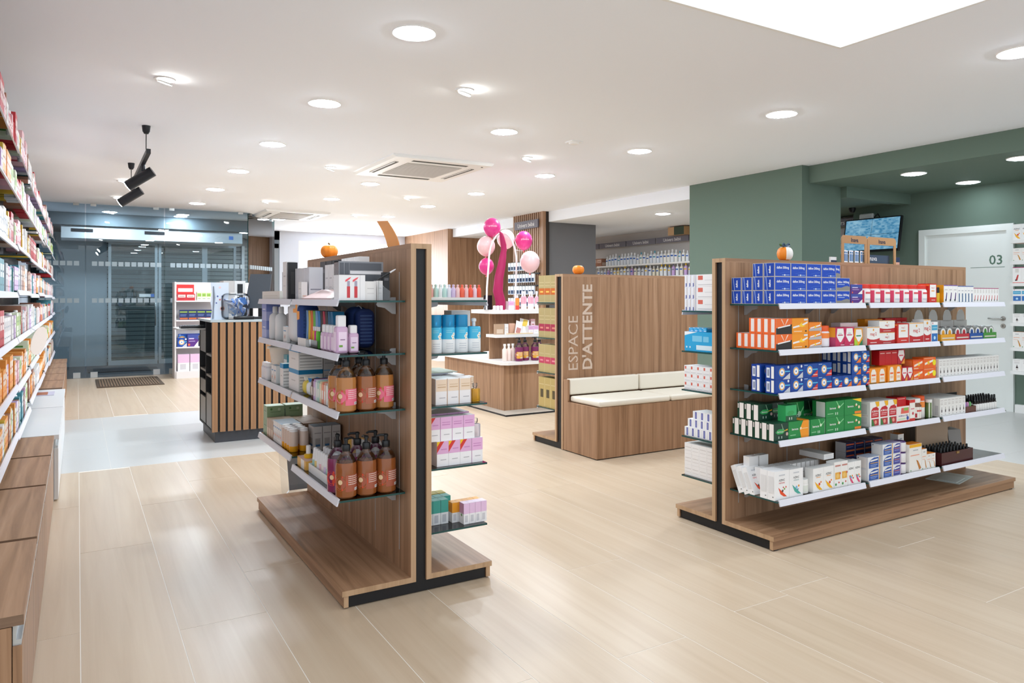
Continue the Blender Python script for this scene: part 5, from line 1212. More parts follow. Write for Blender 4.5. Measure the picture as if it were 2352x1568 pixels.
# second shelf
z = zA[1] + .001
stack('lav', 'lavender blue carton', A2, .958, 4.57, z, .12, .08, .105, 1, 2, rz=M90)
bprof = [(.03, 0), (.034, .005), (.034, .12), (.03, .14), (.014, .152), (.013, .155), (.015, .156), (.015, .185), (.012, .19)]
for i in range(4):
    simple_bottle('whbottle', (.995 + (i % 2) * .07, 4.39 - i * .075, z), bprof, ['#eeedee'] * 8, 'white bottle by lavender carton, %s from left, %s' % (nth(i), A2), 'white bottles on the near gondola', 'bottle', 'bottle', 14, 1, .7)
prod(carton('whb', .10, .05, .21), (1.10, 4.28, z), 'tall white and blue pouch carton, near gondola second shelf', 'carton', None, 'carton', M90)
prod(carton('whb', .075, .02, .085), (.965, 4.07, z), 'small white and blue carton before the pouch, near gondola second shelf', 'carton', None, 'carton', M90)
def wash_bag(x, y, zz, c1, c2, label, s=1.0, rz=0.0):
    t = thing('wash_bag', uniq(label), 'bag', (x, y, zz), rz)
    o = rbox(0, -.075, 0, .12, .075, .225, .05, mat('bag_' + c1.lstrip('#'), c1, .7), 'front_half', t, seg=5)
    o2 = rbox(.02, -.13, .005, .125, -.03, .215, .04, mat('bag_' + c2.lstrip('#'), c2, .6), 'back_half', t, seg=5)
    b = MB()
    for k in range(9):
        b.box(.035, -.1315, .03 + k * .018, .10, -.1295, .038 + k * .018, C('#3c5a94'))
    b.build('ribbed_pocket', t)
    b = MB(); b.tube([(.06, -.075 + .15 * k / 10 - .03, .20 + .03 * math.sin(math.pi * k / 10)) for k in range(11)], .003, C('#f0f0f2'), 6); b.build('zip', t, smooth=True)
    t.scale = (s, s, s)
    return t
wash_bag(.965, 3.92, z, '#e9e8ea', '#2c4d92', 'white and navy wash bag, near gondola second shelf')
wash_bag(1.10, 3.40, z, '#27407e', '#203672', 'dark navy ribbed wash bag at back, near gondola second shelf', .88)
cols = [('#79a8d8', 'pale blue'), ('#f0cb2a', 'yellow'), ('#f47a36', 'orange'), ('#6cc84a', 'green'), ('#7fa9dc', 'light blue'), ('#1485cc', 'blue'), ('#2a2c30', 'black'), ('#b83450', 'crimson'), ('#33363a', 'charcoal'), ('#14608a', 'teal'), ('#1a6f9a', 'petrol')]
for i, (c, nm) in enumerate(cols):
    b = MB(); n = 16; L = []; Rr = []
    w0 = .034
    for k in range(n + 1):
        zz = .175 * k / n; s = .010 * math.sin(2 * math.pi * k / n * 1.0 + .6)
        L.append((0 + s, zz)); Rr.append((w0 + s * .4, zz))
    b.prism(L + Rr[::-1], 'x', 0, .055, mat('foam_' + c.lstrip('#'), c, .55))
    prod(b.mesh('foot_file'), (1.005, 3.715 - i * .0415, z + .0015), 'wavy %s foot file, near gondola second shelf' % nm, 'foot file', 'wavy foot files', 'foot_file')
b = MB(); b.box(0, 0, 0, .035, .15, .034, C('#eeeae6')); b.box(.0, 0, .034, .004, .15, .04, C('#eeeae6'))
prod(b.mesh('card_tray'), (.962, 3.60, z), 'low cream card tray before the foot files, near gondola second shelf', 'tray', None, 'card_tray')
t = thing('stick_tray', 'clear tray of four bright brushes, near gondola second shelf', 'tray', (.962, 3.40, z))
b = MB(); b.box(0, 0, 0, .035, .14, .003, CLEAR); b.box(0, 0, .003, .002, .14, .04, CLEAR); b.box(0, 0, .003, .035, .002, .04, CLEAR); b.box(0, .138, .003, .035, .14, .04, CLEAR); b.build('tray_box', t)
for i, (c, nm) in enumerate((('#e8bf1e', 'yellow'), ('#d23a8c', 'magenta'), ('#7cc83a', 'lime'), ('#4fae2a', 'green'))):
    simple_bottle(('brush', c), (.98, 3.515 - i * .030, z + .003), [(.008, 0), (.008, .075), (.005, .08), (.006, .10)], [c, c, '#eceaec'], '%s nail brush in clear tray, near gondola second shelf' % nm, 'bright brushes', 'brush', 'nail_brush', 8)
PK = '#e6bfe0'
def pink_bottle(x, y, zz, w, d, h, ch, label):
    t = thing('pink_bottle', uniq(label), 'bottle', (x, y, zz), 0, 'pink remover bottles')
    rbox(-w / 2, -d / 2, 0, w / 2, d / 2, h, min(w, d) * .22, mat('pink_liquid', PK, .25, trans=.15), 'body', t)
    rbox(-w * .36, -d * .36, h - .004, w * .36, d * .36, h + ch, min(w, d) * .12, plastic('#f4f2f4'), 'cap', t)
    b = MB(); b.box(-w * .34, -d / 2 - .0006, h * .12, w * .34, -d / 2, h * .8, C('#f0d9ee')); b.box(-w / 2 - .0006, -d * .34, h * .12, -w / 2, d * .34, h * .8, C('#f0d9ee'))
    b.box(-w * .2, -d / 2 - .0010, h * .5, w * .2, -d / 2 - .0006, h * .54, C('#9a7a9a')); b.box(-w * .3, -d / 2 - .0010, h * .25, w * .0, -d / 2 - .0006, h * .33, C('#7aa84a')); b.build('label', t)
for i in range(4):
    pink_bottle(.982, 3.325 - i * .055, z, .042, .050, .085, .034, 'short pink bottle with white cap, %s from left, near gondola second shelf' % nth(i))
pink_bottle(.975, 3.085, z, .052, .052, .118, .048, 'tall pink bottle with white cap nearest camera, near gondola second shelf')
pink_bottle(1.032, 3.10, z, .046, .046, .088, .034, 'pink bottle right of the tall one, near gondola second shelf')
# third shelf
z = zA[2] + .001
t = thing('storage_bucket', 'cream plastic bucket filled with cartons, near gondola third shelf', 'bucket', (1.085, 4.43, z))
b = MB(); b.lathe([(.085, 0), (.112, .185), (.124, .185), (.124, .195), (.118, .195), (.108, .186), (.082, .006)], plastic('#ece6da', .5), 28, cap=False); b.lathe([(.084, 0), (.084, .006)], plastic('#ece6da', .5), 28); b.build('pail', t, smooth=True)
b = MB(); b.poly([(.106 * math.cos(a * math.pi / 12), .106 * math.sin(a * math.pi / 12), .165) for a in range(24)], C('#c8a183')); b.build('contents', t)
for i in range(3):
    simple_bottle('whjar', (.973, 4.55 - i * .052, z), [(.02, 0), (.022, .003), (.022, .07), (.018, .08), (.018, .095), (.015, .1)], ['#ecebf0', '#ecebf0', '#d8d6de', '#f4f3f5', '#f4f3f5'], 'small white bottle before bucket, %s from left, %s' % (nth(i), A3), 'small white bottles', 'bottle', 'bottle', 12)
stack('shelfteal', 'tall teal carton', A3, 1.0, 4.205, z, .08, .08, .165, 1, rz=M90)
stack('whb', 'white and pale blue carton', A3, .96, 4.33, z, .055, .03, .10, 2, gx=.006, rz=M90)
stack('medw', 'small white carton with blue lid', A3, .96, 4.12, z, .07, .05, .125, 1, rz=M90)
stack('medw', 'white medical carton with blue band', A3, .975, 3.985, z, .20, .125, .112, 1, 2, rz=M90)
stack('medg', 'grey-white medical carton', A3, 1.104, 3.985, z, .20, .118, .108, 1, 2, rz=M90)
for i, (c, c2, nm, yy) in enumerate((('#e8cf5a', '#f3efe6', 'yellow', 3.70), ('#f0f0ee', '#5f9fd8', 'white and blue', 3.625), ('#b9a088', '#3a3026', 'brown', 3.555))):
    t = thing('snack_pouch', uniq('crumpled %s snack pouch, near gondola third shelf' % nm), 'pouch', (.975, yy, z), 0, 'snack pouches')
    o = rbox(0, -.036, 0, .10, .036, .07, .024, mat('foil_' + nm.replace(' ', '_'), c, .25), 'pouch_body', t)
    o.rotation_euler = (0, rad(0), 0)
    b = MB(); b.prism([(.01, .068), (.09, .068), (.095, .088), (.07, .084), (.05, .09), (.03, .083), (.005, .089)], 'y', -.002, .002, mat('foil2_' + nm.replace(' ', '_'), c2, .25)); b.build('sealed_edge', t)
pc = [('#5a2a2a', 'dark brown'), ('#d8b8e0', 'lilac'), ('#e9eef0', 'white'), ('#bfe0d4', 'mint'), ('#f0e2c0', 'cream'), ('#f5a083', 'coral'), ('#f2c8b8', 'peach'), ('#eef0ee', 'pale grey'), ('#56b8b0', 'turquoise')]
for i, (c, nm) in enumerate(pc):
    b = MB(); b.box(0, 0, 0, .10, .026, .088, C(c)); b.box(-.0006, .004, .02, 0, .022, .06, C('#f6efe9')); b.prism([(0, .088), (.10, .088), (.10, .098), (0, .098)], 'y', .012, .014, C(c))
    prod(b.mesh('biscuit_packet'), (.965, 3.485 - i * .0345, z), 'upright %s packet, near gondola third shelf' % nm, 'packet', 'upright packets', 'biscuit_packet')
AMB, ROSE = '#d08a48', '#e8637c'
pump_bottle(.988, 3.055, z, AMB, '#e8708a', '#d8344a', 200, 'amber soap bottle with pink label at shelf corner, near gondola third shelf', 'amber soap bottles', 1.03)
pump_bottle(.985, 3.155, z, AMB, '#e8708a', '#d8344a', 60, 'amber soap bottle behind the corner one, near gondola third shelf', 'amber soap bottles', 1.03)
pump_bottle(1.08, 3.065, z, '#b06a38', '#a9604a', '#c23a2c', 150, 'amber soap bottle with brown label, middle, near gondola third shelf', 'amber soap bottles', 1.03)
pump_bottle(1.082, 3.165, z, '#b06a38', '#a9604a', '#c23a2c', 10, 'amber soap bottle behind the middle one, near gondola third shelf', 'amber soap bottles', 1.03)
pump_bottle(1.168, 3.08, z, AMB, '#e8708a', '#d8344a', -5, 'amber soap bottle with pink label by panel, near gondola third shelf', 'amber soap bottles', 1.03)
# bottom shelf, near half
z = zA[3] + .001
for i, (x, sp) in enumerate(((.99, 20), (1.08, 95), (1.17, 165))):
    pump_bottle(x, 3.06, z, '#a8602f', '#a55a44', '#d04a2a', sp, 'amber soap bottle, front row, %s from left, near gondola bottom shelf' % nth(i), 'amber soap bottles', 1.05)
for i, (x, sp) in enumerate(((.985, 80), (1.075, 170), (1.16, 175))):
    pump_bottle(x, 3.165, z, '#963465', '#d0402a', '#e0402a', sp, 'purple soap bottle, second row, %s from left, near gondola bottom shelf' % nth(i), 'purple soap bottles', 1.05)
b = MB(); b.box(0, 0, 0, .10, .0025, .175, C('#d8a03a')); b.poly([(.02, -.0005, .12), (.075, -.0005, .12), (.075, -.0005, .17), (.02, -.0005, .17)], C('#dcb9a4')); b.poly([(.06 + .02 * math.cos(a * .5236), -.0006, .06 + .05 * math.sin(a * .5236)) for a in range(12)], C('#e2dbd6')); b.poly([(.062 + .01 * math.cos(a * .5236), -.0009, .05 + .035 * math.sin(a * .5236)) for a in range(12)], C('#9a5a3a'))
o = prod(b.mesh('display_card'), (1.11, 3.42, z + .002), 'golden yellow advertising card, near gondola bottom shelf', 'card', None, 'display_card', rad(-28)); o.rotation_euler.x = rad(-7)
b = MB(); b.prism([(0, 0), (.125, 0), (.125, .165), (.118, .17), (.112, .185), (.095, .195), (.08, .185), (.072, .172), (.05, .19), (.0, .19)], 'y', 0, .0025, C('#e4dfd8'))
for q in (((.028, .10), (.034, .112), (.030, .125), (.038, .104), (.050, .096)), ((.075, .085), (.088, .10), (.10, .088), (.088, .093), (.078, .082))):
    b.poly([(u, -.0005, w) for u, w in q], C('#2c2a2a'))
for q in ((.03, .15, .075, .153), (.02, .16, .04, .162)):
    b.poly([(q[0], -.0005, q[1]), (q[2], -.0005, q[1]), (q[2], -.0005, q[3]), (q[0], -.0005, q[3])], C('#8a8682'))
o = prod(b.mesh('display_card'), (1.105, 3.265, z + .002), 'white card with drawn closed eyes, near gondola bottom shelf', 'card', None, 'display_card', rad(-12)); o.rotation_euler.x = rad(-7)
t = thing('card_tray', 'long white cardboard tray holding tubes, near gondola bottom shelf', 'tray', (.975, 3.235, z))
tw = C('#eef0f2')
b = MB(); b.box(0, 0, 0, .16, .36, .003, tw); b.box(0, 0, .003, .003, .36, .04, tw); b.box(.157, 0, .003, .16, .36, .04, tw); b.box(.003, 0, .003, .157, .003, .04, tw); b.box(.003, .357, .003, .157, .36, .04, tw); b.build('tray_box', t)
tc_ = ['#f0eff2', '#eed28a', '#a9d4cc', '#d9c9e6', '#efe6e2', '#e8c0c8']
for i in range(9):
    for k in range(3):
        c = tc_[i % 6]
        simple_bottle(('tube', c), (1.0 + k * .048, 3.262 + i * .038, z + .0035), [(.013, 0), (.014, .002), (.014, .03), (.015, .034), (.015, .06), (.009, .115), (.002, .118)], ['#f5f4f4', '#f5f4f4', c, c, '#f0eff0', '#f0eff0'], 'white hand cream tube, row %s, place %s from camera, white tray' % (nth(k), nth(i)), 'hand cream tubes in tray', 'tube', 'cream_tube', 10)
b = MB(); b.box(0, 0, 0, .13, .16, .045, C('#e8b45a')); b.poly([(0, 0, .0454), (.13, 0, .0454), (.13, .16, .0454), (0, .16, .0454)], C('#f0cfc6')); b.box(-.0006, .03, 0, 0, .09, .045, C('#f2efe9'))
prod(b.mesh('carton'), (.965, 3.61, z), 'flat yellow carton with pale pink top, near gondola bottom shelf', 'carton', None)
simple_bottle('ylw', (1.0, 3.69, z + .0458), [(.020, 0), (.022, .003), (.022, .018), (.012, .022), (.012, .06), (.009, .063)], ['#e8b820', '#e8b820', '#e8b820', '#f3f1f1', '#f3f1f1'], 'white roll-on with yellow base standing on flat carton', None, 'bottle', 'bottle', 14)
# bottom shelf, far half
z = zAf[3] + .001
stack('soap', 'pale green soap carton', A4, .965, 4.565, z, .10, .10, .085, 1, rz=M90)
stack('soap', 'green soap carton in upper layer', A4, .965, 4.56, z + .086, .095, .10, .082, 1, 1, 2, gd=.01, rz=M90, full=True)
stack('brown', 'kraft brown carton', A4, .962, 4.455, z, .05, .13, .105, 3, gx=.003, rz=M90)
stack('brown', 'kraft brown carton at back', A4, 1.10, 4.455, z, .07, .12, .10, 4, gx=.004, rz=M90)
stack('whb', 'slim white and blue carton', A4, .962, 4.29, z, .036, .11, .115, 5, gx=.003, rz=M90)
for i in range(4):
    for k in range(2):
        simple_bottle('cer', (.983 + k * .055, 4.075 - i * .052, z), [(.022, 0), (.024, .003), (.024, .03), (.024, .10), (.022, .105), (.022, .118), (.020, .12)], ['#e8a01e', '#e8a01e', '#d8c2b4', '#d8c2b4', '#f3f1f1', '#f3f1f1'], 'beige tube with yellow base, %s row, %s from left, %s' % (('front', 'rear')[k], nth(i), A4), 'beige tubes with yellow bases', 'bottle', 'bottle', 14)
stack('grb', 'grey-white carton with blue foot', A4, 1.08, 3.985, z, .10, .046, .125, 1, 1, 3, gd=.004, rz=M90, full=True)

# ---------------- near gondola, right side
KIND[0] = 'fragrance_carton'
Z1, Z2, Z3, Z4, Z5 = ('near gondola right-hand %s shelf' % q for q in ('top', 'second', 'third', 'fourth', 'bottom'))
z = zAr[0] + .001
b = MB(); b.box(0, 0, 0, .272, .16, .012, C('#e9e6e2')); prod(b.mesh('bottle_tray'), (1.355, 3.0, z), 'flat white tray under small bottles, near gondola right side', 'tray', None, 'bottle_tray')
bc = [('#e8a9a0', 'salmon'), ('#b9dcd2', 'mint'), ('#eceef0', 'white'), ('#bfe0da', 'aqua'), ('#e2e2ec', 'pearl'), ('#d2bfe0', 'lilac'), ('#efc9c8', 'blush'), ('#ee6a4e', 'coral red'), ('#f0c4c4', 'pale pink'), ('#ef5f44', 'orange red'), ('#eed0dc', 'rose'), ('#ee5c40', 'vermilion')]
for i, (c, nm) in enumerate(bc):
    for k in range(2):
        simple_bottle(('flask', c), (1.369 + i * .0222, 3.018 + k * .04, z + .0125), [(.009, 0), (.0105, .002), (.0105, .036), (.006, .046), (.004, .048), (.005, .049), (.0055, .056), (.004, .059)], [c] * 7, 'small %s flask, %s row, near gondola right side' % (nm, ('front', 'back')[k]), 'small coloured flasks', 'bottle', 'flask', 10)
z = zAr[1] + .001
for i in range(4):
    t = thing('shower_can', uniq('blue and white can with flowers, %s from left, near gondola right side' % nth(i)), 'can', (1.395 + i * .0665, 3.035, z), 0, 'blue and white cans')
    if 'monoi' not in _LB:
        b = MB(); b.lathe([(.031, 0), (.0325, .003), (.0325, .062)], plastic('#eef2f5'), 22); b.lathe([(.0325, .062), (.0325, .112), (.028, .118)], plastic('#45b8df'), 22, cap=False)
        for zz in (.02, .03, .04):
            arc_patch(b, .0328, -130, -70, zz, zz + .003, C('#c3cad4'))
        for a_, zz in ((-75, .075), (-62, .085), (-68, .064)):
            arc_disc(b, .0329, a_, zz, .008, C('#f5f6f4')); arc_disc(b, .0331, a_, zz, .0025, C('#caa83a'))
        arc_patch(b, .0328, -130, -80, .100, .103, C('#8fd4ea'), 5); arc_patch(b, .0328, -130, -80, .092, .095, C('#8fd4ea'), 5)
        c = MB(); c.lathe([(.0305, .118), (.031, .119), (.031, .170), (.029, .173)], mat('blue_cap', '#1f97d0', .2, trans=.25), 22)
        _LB['monoi'] = (b.mesh('can_body', True), c.mesh('cap', True))
    put(_LB['monoi'][0], 'can_body', t)
    if i < 3:
        put(_LB['monoi'][1], 'cap', t)
    else:
        b = MB(); b.lathe([(.008, .118), (.008, .140), (.012, .141), (.012, .152), (.006, .156)], plastic('#dfe6ec'), 12); b.build('spray_head', t, smooth=True)
stack('plainw', 'pale pink and white carton behind cans', Z2, 1.52, 3.12, z, .10, .08, .19)
z = zAr[2] + .001
stack('perfb', 'white and beige fragrance carton', Z3, 1.388, 3.01, z, .0595, .06, .117, 3, 1, 2)
stack('perfb', 'lone beige fragrance carton at back', Z3, 1.58, 3.09, z, .045, .05, .112)
for i in range(4):
    b = MB(); b.box(0, 0, 0, .14, .21, .004, C(('#e9e7e8', '#b9c4d8', '#d8d6da', '#c8d0c0')[i]))
    prod(b.mesh('leaflet_stack'), (1.36 + i * .02, 3.135 + (3 - i) * .01, z + .1182 + i * .0042), 'flat leaflet on fragrance cartons, %s from bottom' % nth(i), 'leaflet', 'flat leaflets', 'leaflet') if i < 4 else None
stack('perfb', 'rear beige fragrance carton', Z3, 1.36, 3.14, z, .0595, .10, .117, 4, 1, 2, full=True)
def scent(x, y, zz, c, label):
    t = thing('perfume_bottle', uniq(label), 'bottle', (x, y, zz), 0, 'square perfume bottles')
    rbox(-.021, -.015, 0, .021, .015, .062, .004, mat('scent_' + c.lstrip('#'), c, .1, trans=.5), 'glass_body', t)
    b = MB(); b.lathe([(.008, .062), (.008, .068), (.011, .069), (.011, .085), (.009, .087)], CLEAR, 12); b.build('cap', t, smooth=True)
scent(1.598, 3.03, z, '#e2a828', 'square perfume bottle with golden liquid, near gondola right side')
z = zAr[3] + .001
stack('perfq', 'pink fragrance carton with striped corner', Z4, 1.392, 3.005, z, .0575, .06, .113, 3)
stack('perfp', 'white and pink fragrance carton', Z4, 1.568, 3.005, z, .0575, .06, .113, 1)
prod(carton('perfq', .0575, .06, .108), (1.352, 3.01, z + .1136), 'striped pink fragrance carton in upper row, near gondola right side', 'carton', None)
stack('perfp', 'upper pink fragrance carton', Z4, 1.411, 3.01, z + .1136, .0575, .06, .108, 3)
stack('perfp', 'rear pink fragrance carton', Z4, 1.36, 3.08, z, .0575, .16, .113, 4, 2, 1)
scent(1.60, 3.03, z + .1136, '#e9dfea', 'square clear perfume bottle on pink cartons, near gondola right side')
z = zAr[4] + .001
stack('cubep', 'small lilac and white carton', Z5, 1.53, 3.01, z, .029, .045, .095, 4, 1, 1, gx=.0012)
stack('cubeo', 'small orange and white carton', Z5, 1.495, 3.06, z, .029, .045, .092, 5, gx=.0012)
stack('cubet', 'small teal and grey carton', Z5, 1.362, 3.07, z, .038, .05, .110, 3, gx=.002)
stack('cubet', 'small teal carton at back', Z5, 1.40, 3.125, z, .038, .05, .110, 3, gx=.002)
stack('cubey', 'small yellow carton', Z5, 1.36, 3.18, z, .038, .05, .112, 4, gx=.002)
for i in range(2):
    capped((1.372 + i * .03, 3.25, z), 'amber serum bottle with white dropper, %s, near gondola right side' % ('left one', 'right one')[i], 'serum bottles', '#b86a24', '#eeecea', 'serum_bottle', 'bottle', [(.012, 0), (.0135, .003), (.0135, .085)], [(.008, .085), (.008, .1), (.005, .103), (.005, .125)], key='serum')

# ================================================================ ornaments on the gondola tops
def pumpkin(x, y, zz, r, h, label, ribs=9, c='#ee8a24', stem=True, white=False):
    t = thing('pumpkin', uniq(label), 'pumpkin', (x, y, zz))
    b = MB(); n, m_ = 36, 12
    om = mat('pumpkin_skin', c, .45)
    def P(i, j):
        a = 2 * math.pi * i / n; th = math.pi * j / m_ - math.pi / 2
        q = 1 - .09 * abs(math.cos(a * ribs / 2)) ** 4
        rr = r * max(math.cos(th), 0.0) ** .62 * q
        zz_ = h * (.5 + .5 * math.sin(th)) - (.10 * h * max(0.0, 1 - rr / (r * .45)) if th > 0 else 0)
        return (rr * math.cos(a), rr * math.sin(a), zz_)
    for j in range(m_):
        for i in range(n):
            mm_ = om
            if white and -125 < math.degrees(2 * math.pi * (i + .5) / n) - 360 < -25 and j > 1:
                mm_ = C('#f3f0ea')
            b.poly([P(i, j), P(i + 1, j), P(i + 1, j + 1), P(i, j + 1)], mm_)
    me = b.mesh('flesh', True)
    bm = bmesh.new(); bm.from_mesh(me); bmesh.ops.remove_doubles(bm, verts=bm.verts, dist=1e-5); bm.to_mesh(me); bm.free()
    put(me, 'flesh', t)
    if stem:
        b = MB(); b.tube([(0, 0, h * .86), (.002, 0, h * 1.02), (-.006, 0, h * 1.14)], [.008, .006, .005], C('#6b5a34'), 7); b.build('stem', t, smooth=True)
    return t
pumpkin(AX, 4.31, 1.5255, .052, .078, 'orange pumpkin with stem on top of the near gondola')
pumpkin(3.735, 5.16, 1.4905, .052, .078, 'small orange pumpkin on top of the waiting panel', stem=False)
t = pumpkin(3.575, BY, 1.5055, .046, .082, 'orange and white pumpkin ornament with blue bow', c='#e0602a', white=True)
b = MB()
for sgn in (-1, 1):
    b.tube([(0, -.005, .085), (sgn * .022, -.008, .100), (sgn * .034, -.006, .09), (sgn * .014, -.008, .082), (0, -.005, .085)], .006, C('#3c5468'), 7)
b.build('bow', t, smooth=True)
b = MB(); b.tube([(-.01, 0, .085), (-.035, 0, .092), (-.05, 0, .098)], [.003, .009, .001], C('#4a6a3a'), 7); b.build('leaf', t, smooth=True)
b = MB(); n = 12
crv = [(.15 * (k / n) ** 1.5, .135 * k / n) for k in range(n + 1)]
b.prism([(u, w) for u, w in crv] + [(u + .15, w + .012 * (w / .135)) for u, w in crv[::-1]], 'x', -.001, .001, mat('orange_acetate', '#ef9a36', .25, trans=.35))
prod(b.mesh('acetate_sheet'), (AX, 3.20, 1.5255), 'curved translucent orange sheet on top of near gondola', 'sheet', None, 'acetate_sheet')
t = thing('cardboard_display', 'brown cardboard eyewear display with two arches on right gondola', 'display', (4.065, BY - .03, 1.5055))
KB = mat('kraft_board', '#a9825a', .7)
def arch_panel(x0, x1, nm):
    b = MB(); w = x1 - x0; hh = .172; q = .022
    o = [(x0, 0), (x0, hh - .02), (x0 + .006, hh - .006), (x0 + .02, hh), (x1 - .02, hh), (x1 - .006, hh - .006), (x1, hh - .02), (x1, 0)]
    b.prism([(x0, 0), (x0 + q, 0), (x0 + q, hh - .05), (x0, hh - .05)], 'y', 0, .006, KB); b.prism([(x1 - q, 0), (x1, 0), (x1, hh - .05), (x1 - q, hh - .05)], 'y', 0, .006, KB)
    b.prism([(x0, hh - .05), (x1, hh - .05), (x1, hh - .016), (x1 - .016, hh), (x0 + .016, hh), (x0, hh - .016)], 'y', 0, .006, KB)
    b.text('Inava', ((x0 + x1) / 2, -.0006, hh - .027), (1, 0, 0), (0, 0, 1), .025, C('#1d2a44'), .5, .02)
    return b.build(nm, t)
arch_panel(0, .255, 'arch_panel'); arch_panel(.26, .565, 'arch_panel')
b = MB(); b.box(.29, .03, 0, .54, .034, .06, C('#39485c')); b.text('Inava', (.36, .0294, .038), (1, 0, 0), (0, 0, 1), .03, C('#e8e8ea'), .5, .0); b.box(0, .006, 0, .565, .07, .004, KB); b.build('back_card', t)
for i in range(8):
    prod(carton('inav', .024, .003, .075), (4.10 + i * .028, BY - .018 + (i % 2) * .008, 1.510), 'blue blister pack, %s from left, cardboard eyewear display' % nth(i), 'blister pack', 'blister packs in display', 'blister_pack')
b = MB(); b.box(0, 0, 0, .055, .012, .035, C('#d9dbdc')); b.box(0, -.0006, 0, .055, 0, .015, C('#23324e')); prod(b.mesh('card'), (3.985, BY - .01, 1.5055), 'tiny navy and white card left of the cardboard display', 'card', None, 'card')
b = MB(); b.box(0, 0, 0, .06, .004, .05, C('#23324e')); b.box(.004, -.0006, .0, .056, 0, .018, C('#c99a86')); prod(b.mesh('card'), (4.645, BY - .01, 1.5055), 'tiny navy card right of the cardboard display', 'card', None, 'card')
KIND[0] = 'toiletry_carton'
# ================================================================ goods on the left wall shelving
LS = ['shelfpink', 'shelfwhite', 'shelforange', 'shelfgreen', 'shelfteal', 'shelfbrown', 'shelflilac', 'shelfred', 'shelfgrey', 'shelfyellow']
LN = dict(shelfpink='pink', shelfwhite='white', shelforange='orange', shelfgreen='green and white', shelfteal='teal', shelfbrown='brown', shelflilac='lilac', shelfred='red', shelfgrey='silver grey', shelfyellow='golden')
prefer = {0: ['shelforange', 'shelfbrown', 'shelfgreen', 'shelfwhite'], 1: ['shelfgreen', 'shelforange', 'shelforange', 'shelfwhite'], 2: ['shelfwhite', 'shelfwhite', 'shelflilac', 'shelfteal', 'shelfbrown'], 3: ['shelfgrey', 'shelfwhite', 'shelforange', 'shelfbrown', 'shelfteal', 'shelfpink'], 4: ['shelfred', 'shelfbrown', 'shelfwhite', 'shelfyellow', 'shelfpink'], 5: ['shelfwhite', 'shelfgreen', 'shelfgreen', 'shelflilac', 'shelfpink'], 6: ['shelfgrey', 'shelfbrown', 'shelfpink', 'shelfpink', 'shelfwhite', 'shelfred']}
SHN = ['bottom', 'second', 'third', 'fourth', 'fifth', 'sixth', 'top']
cnt = [0] * 7
stuff_b = {}
for bi, (y0, zs) in enumerate(bays):
    for j, zz in enumerate(zs):
        y = y0 + .02; cap_h = .185 if j < 6 else .24
        k = None
        while True:
            if k is None or R.random() < .45:
                k = R.choice(prefer[j]) if R.random() < .72 else R.choice(LS)
                w = R.choice([.05, .06, .07, .08, .10]); h = R.uniform(.13, cap_h); d = R.choice([.12, .16, .2])
            w_now = w if bi < 3 else w * 1.3
            if y + w_now > y0 + 1.29:
                break
            xf = LX - .012
            if bi < 3:
                cnt[j] += 1
                if R.random() < .16:
                    pr_ = [(.4 * w, 0), (.46 * w, .004), (.46 * w, h * .68), (.2 * w, h * .78), (.22 * w, h * .79), (.22 * w, h * .97), (.18 * w, h)]
                    cc = ST[k][0]
                    me = lathe_mesh(('lw', k, round(w, 2), round(h, 2)), pr_, [cc, cc, cc, cc, '#f1efee', '#f1efee'], 12)
                    prod(me, (xf - .5 * w, y + w / 2, zz + .001), '%s bottle, %s item from camera, left wall %s shelf' % (LN[k], nth(cnt[j] - 1), SHN[j]), 'bottle', 'goods on the left wall %s shelf' % SHN[j], 'bottle')
                else:
                    # cartons face +X: the near side is the one we see
                    prod(carton(k, round(w, 2), d, round(h, 2)), (xf, y, zz + .001), '%s carton, %s item from camera, left wall %s shelf' % (LN[k], nth(cnt[j] - 1), SHN[j]), 'carton', 'goods on the left wall %s shelf' % SHN[j], 'carton', math.pi / 2)
            else:
                b = stuff_b.setdefault(j, MB())
                base = ST[k][0]; c1 = ST[k][1][0][6]
                b.box(xf - d, y, zz + .001, xf, y + w_now - .002, zz + .001 + h, C(base))
                b.box(xf, y + .1 * w_now, zz + h * .4, xf + .0008, y + .9 * w_now, zz + h * .85, C(c1))
            y += w_now + .004
for j in stuff_b:
    o = stuff_b[j].build('far_cartons'); o['kind'] = 'stuff'
    tag(o, 'dense row of far cartons, left wall %s shelf' % SHN[j], 'cartons')
t = thing('shelf_wobbler', 'round white disc sign sticking out of the left shelves', 'sign', (LX + .02, 6.05, 1.02))
b = MB(); b.tube([(0, 0, .06), (.05, -.02, .03)], .002, CLEAR, 5); b.build('strip', t)
b = MB(); n = 20; b.prism([(.10 * math.cos(a * 2 * math.pi / n), .10 * math.sin(a * 2 * math.pi / n)) for a in range(n)], 'x', 0, .002, C('#f0e6e0')); o = b.build('disc', t, (.05, -.02, -.03)); o.rotation_euler = (0, rad(12), rad(-25))
b = MB(); b.box(0, 0, 0, .42, .30, .002, C('#c9c6da')); b.box(.05, .04, .002, .37, .26, .003, C('#b06a4a'))
prod(b.mesh('magazine'), (-.60, 8.0 - .32, .4215), 'flat magazine on the far white cabinet, left wall', 'magazine', None, 'magazine')

KIND[0] = 'supplement_carton'
# ================================================================ right wall shelves
for j, zz in enumerate(zR):
    k, hh = [('azincy', .17), ('whor', .14), ('whitepen3', .17), ('bluew', .13), ('drop', .10), ('whor', .17), ('drop', .13)][j]
    stack(k, ('white and yellow carton', 'white and orange carton', 'white carton with star', 'pale blue carton', 'small white carton', 'orange carton', 'slim white carton')[j], 'right wall shelf %s from top' % nth(j), WALLR - .33, 4.07, zz + .001, .085, .10, hh, 5, rz=M90)

